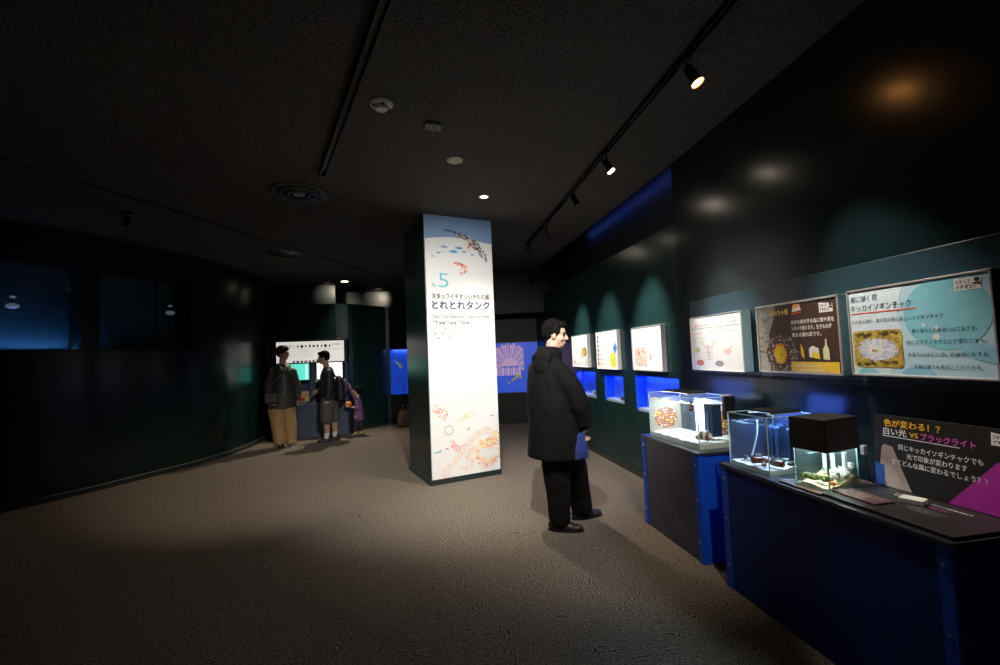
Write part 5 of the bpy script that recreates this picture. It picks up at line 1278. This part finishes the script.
bp = thing('backpack', 'black backpack worn by the person in grey shorts', 'backpack', (-1.733, 8.788, 0), R(11)); BK = mat('backpack_black', (.014, .014, .016), .55, var=.1)
bm = Blob(); loft(bm, [(.20, 0, .74, .075, .14, 0), (.205, 0, .80, .095, .155, 0), (.20, 0, 1.0, .095, .155, 0), (.185, 0, 1.14, .075, .14, 0), (.17, 0, 1.20, .04, .09, 0)]); skin('pack', bm, BK, bp, .012, 2, .004, 9)
bm = Blob(); ball(bm, (.285, 0, .87), (.05, .12, .10)); skin('front_pocket', bm, BK, bp, .010, 2)
for s in (-1, 1): m = MB(); m.tube([(.13, s * .10, 1.17), (.03, s * .12, 1.375), (-.10, s * .13, 1.25), (-.175, s * .13, 1.05), (-.08, s * .20, .86), (.13, s * .13, .80)], .013, BK); m.build('strap', bp, smooth=True)
m = MB(); m.tube([(.17, -.03, 1.19), (.165, 0, 1.235), (.17, .03, 1.19)], .008, BK); m.build('top_loop', bp)

# ---- child
kid = thing('person', 'small child in a purple top reaching up to the kiosk screen', 'person', (-1.317, 9.21, 0), R(9))
H = head_frame((.025, 0, .87), R(165), R(-12), .80); bm = Blob(); head(bm, H, .80)
limb(bm, [(.03, 0, .80), (.04, 0, .72)], [.036, .04]); loft(bm, [(.04, 0, .36, .07, .09, 0), (.04, 0, .55, .07, .085, 0), (.045, 0, .68, .06, .09, 0), (.045, 0, .72, .035, .05, 0)])
UA = [(.02, .07, .68), (-.05, .06, .82), (-.115, .04, .985)]; DA = [(.02, -.085, .67), (.03, -.13, .54), (-.05, -.11, .565)]
limb(bm, UA, [.034, .028, .02]); limb(bm, DA, [.034, .028, .02]); hand(bm, UA[2], (-.35, 0, 1), (-.9, 0, -.3), (0, -1, .2), .62, .3); hand(bm, DA[2], (-1, .1, .2), (0, .2, -1), (0, -1, .1), .62, .3)
limb(bm, [(.02, -.05, .38), (-.015, -.05, .2), (-.03, -.05, .05)], [.06, .042, .03]); limb(bm, [(.06, .05, .38), (.08, .05, .2), (.085, .05, .05)], [.06, .042, .03])
skin('body', bm, SKIN, kid, .006, 2); face_bits(H, kid, .8); hair(H, kid, HAIRB, .86, 110, .022, -.09, 1.08)
bm = Blob(); PU = mat('top_purple', (.20, .10, .22), .8, var=.15, scale=16); loft(bm, [(.045, 0, .30, .105, .12, 0), (.045, 0, .45, .092, .108, 0), (.045, 0, .62, .08, .105, 0), (.045, 0, .70, .06, .085, 0), (.045, 0, .735, .042, .046, 0)]); limb(bm, [UA[0], UA[1], (-.10, .045, .94)], [.044, .038, .03]); limb(bm, [DA[0], DA[1], (-.02, -.115, .557)], [.044, .038, .03]); skin('top', bm, PU, kid, .009, 2, .005, 12)
bm = Blob(); limb(bm, [(.02, -.05, .34), (-.015, -.05, .2), (-.03, -.05, .09)], [.062, .048, .036]); limb(bm, [(.06, .05, .34), (.08, .05, .2), (.085, .05, .09)], [.062, .048, .036]); skin('leggings', bm, mat('leggings_dark', (.03, .028, .035), .8), kid, .009, 2)
SY = mat('shoe_yellow', (.35, .30, .06), .6); shoe(kid, (.03, -.05, 0), (-.11, -.055, 0), SY, BLACK, .033, .055); shoe(kid, (.135, .05, 0), (.0, .03, 0), SY, BLACK, .033, .055)
toy = thing('toy_ball', 'bright orange toy held by the child in purple', 'toy', (-1.317, 9.21, 0), R(9)); m = MB(); m.ell((-.135, -.105, .632), (.062, .058, .055), mat('toy_orange', (.85, .22, .03), .5), 20, 14, wob=.15); m.build('ball', toy, 0, True)
m = MB(); m.ell((-.16, -.13, .60), (.03, .045, .03), mat('toy_pale', (.7, .5, .35), .5), 14, 10); m.build('belly_patch', toy, 0, True)

# ---- bag behind the pillar
t = thing('tote_bag', 'beige cloth bag standing on the floor half hidden behind the pillar', 'bag', (-.40, 9.95, 0), R(5)); TO = mat('canvas_beige', (.24, .18, .12), .85, var=.12, scale=20)
bm = Blob(); loft(bm, [(0, 0, .0, .17, .09, 0), (0, 0, .1, .17, .09, 0), (.0, 0, .28, .14, .06, 0), (.01, 0, .38, .10, .02, 0)]); skin('sack', bm, TO, t, .012, 2, .008, 8, zmin=.002)
m = MB(); m.tube([(-.07, -.02, .36), (-.04, -.03, .47), (.04, -.03, .47), (.07, -.02, .36)], .010, TO); m.build('handle', t, smooth=True)

bpy.data.scenes.remove(tmp_scene)
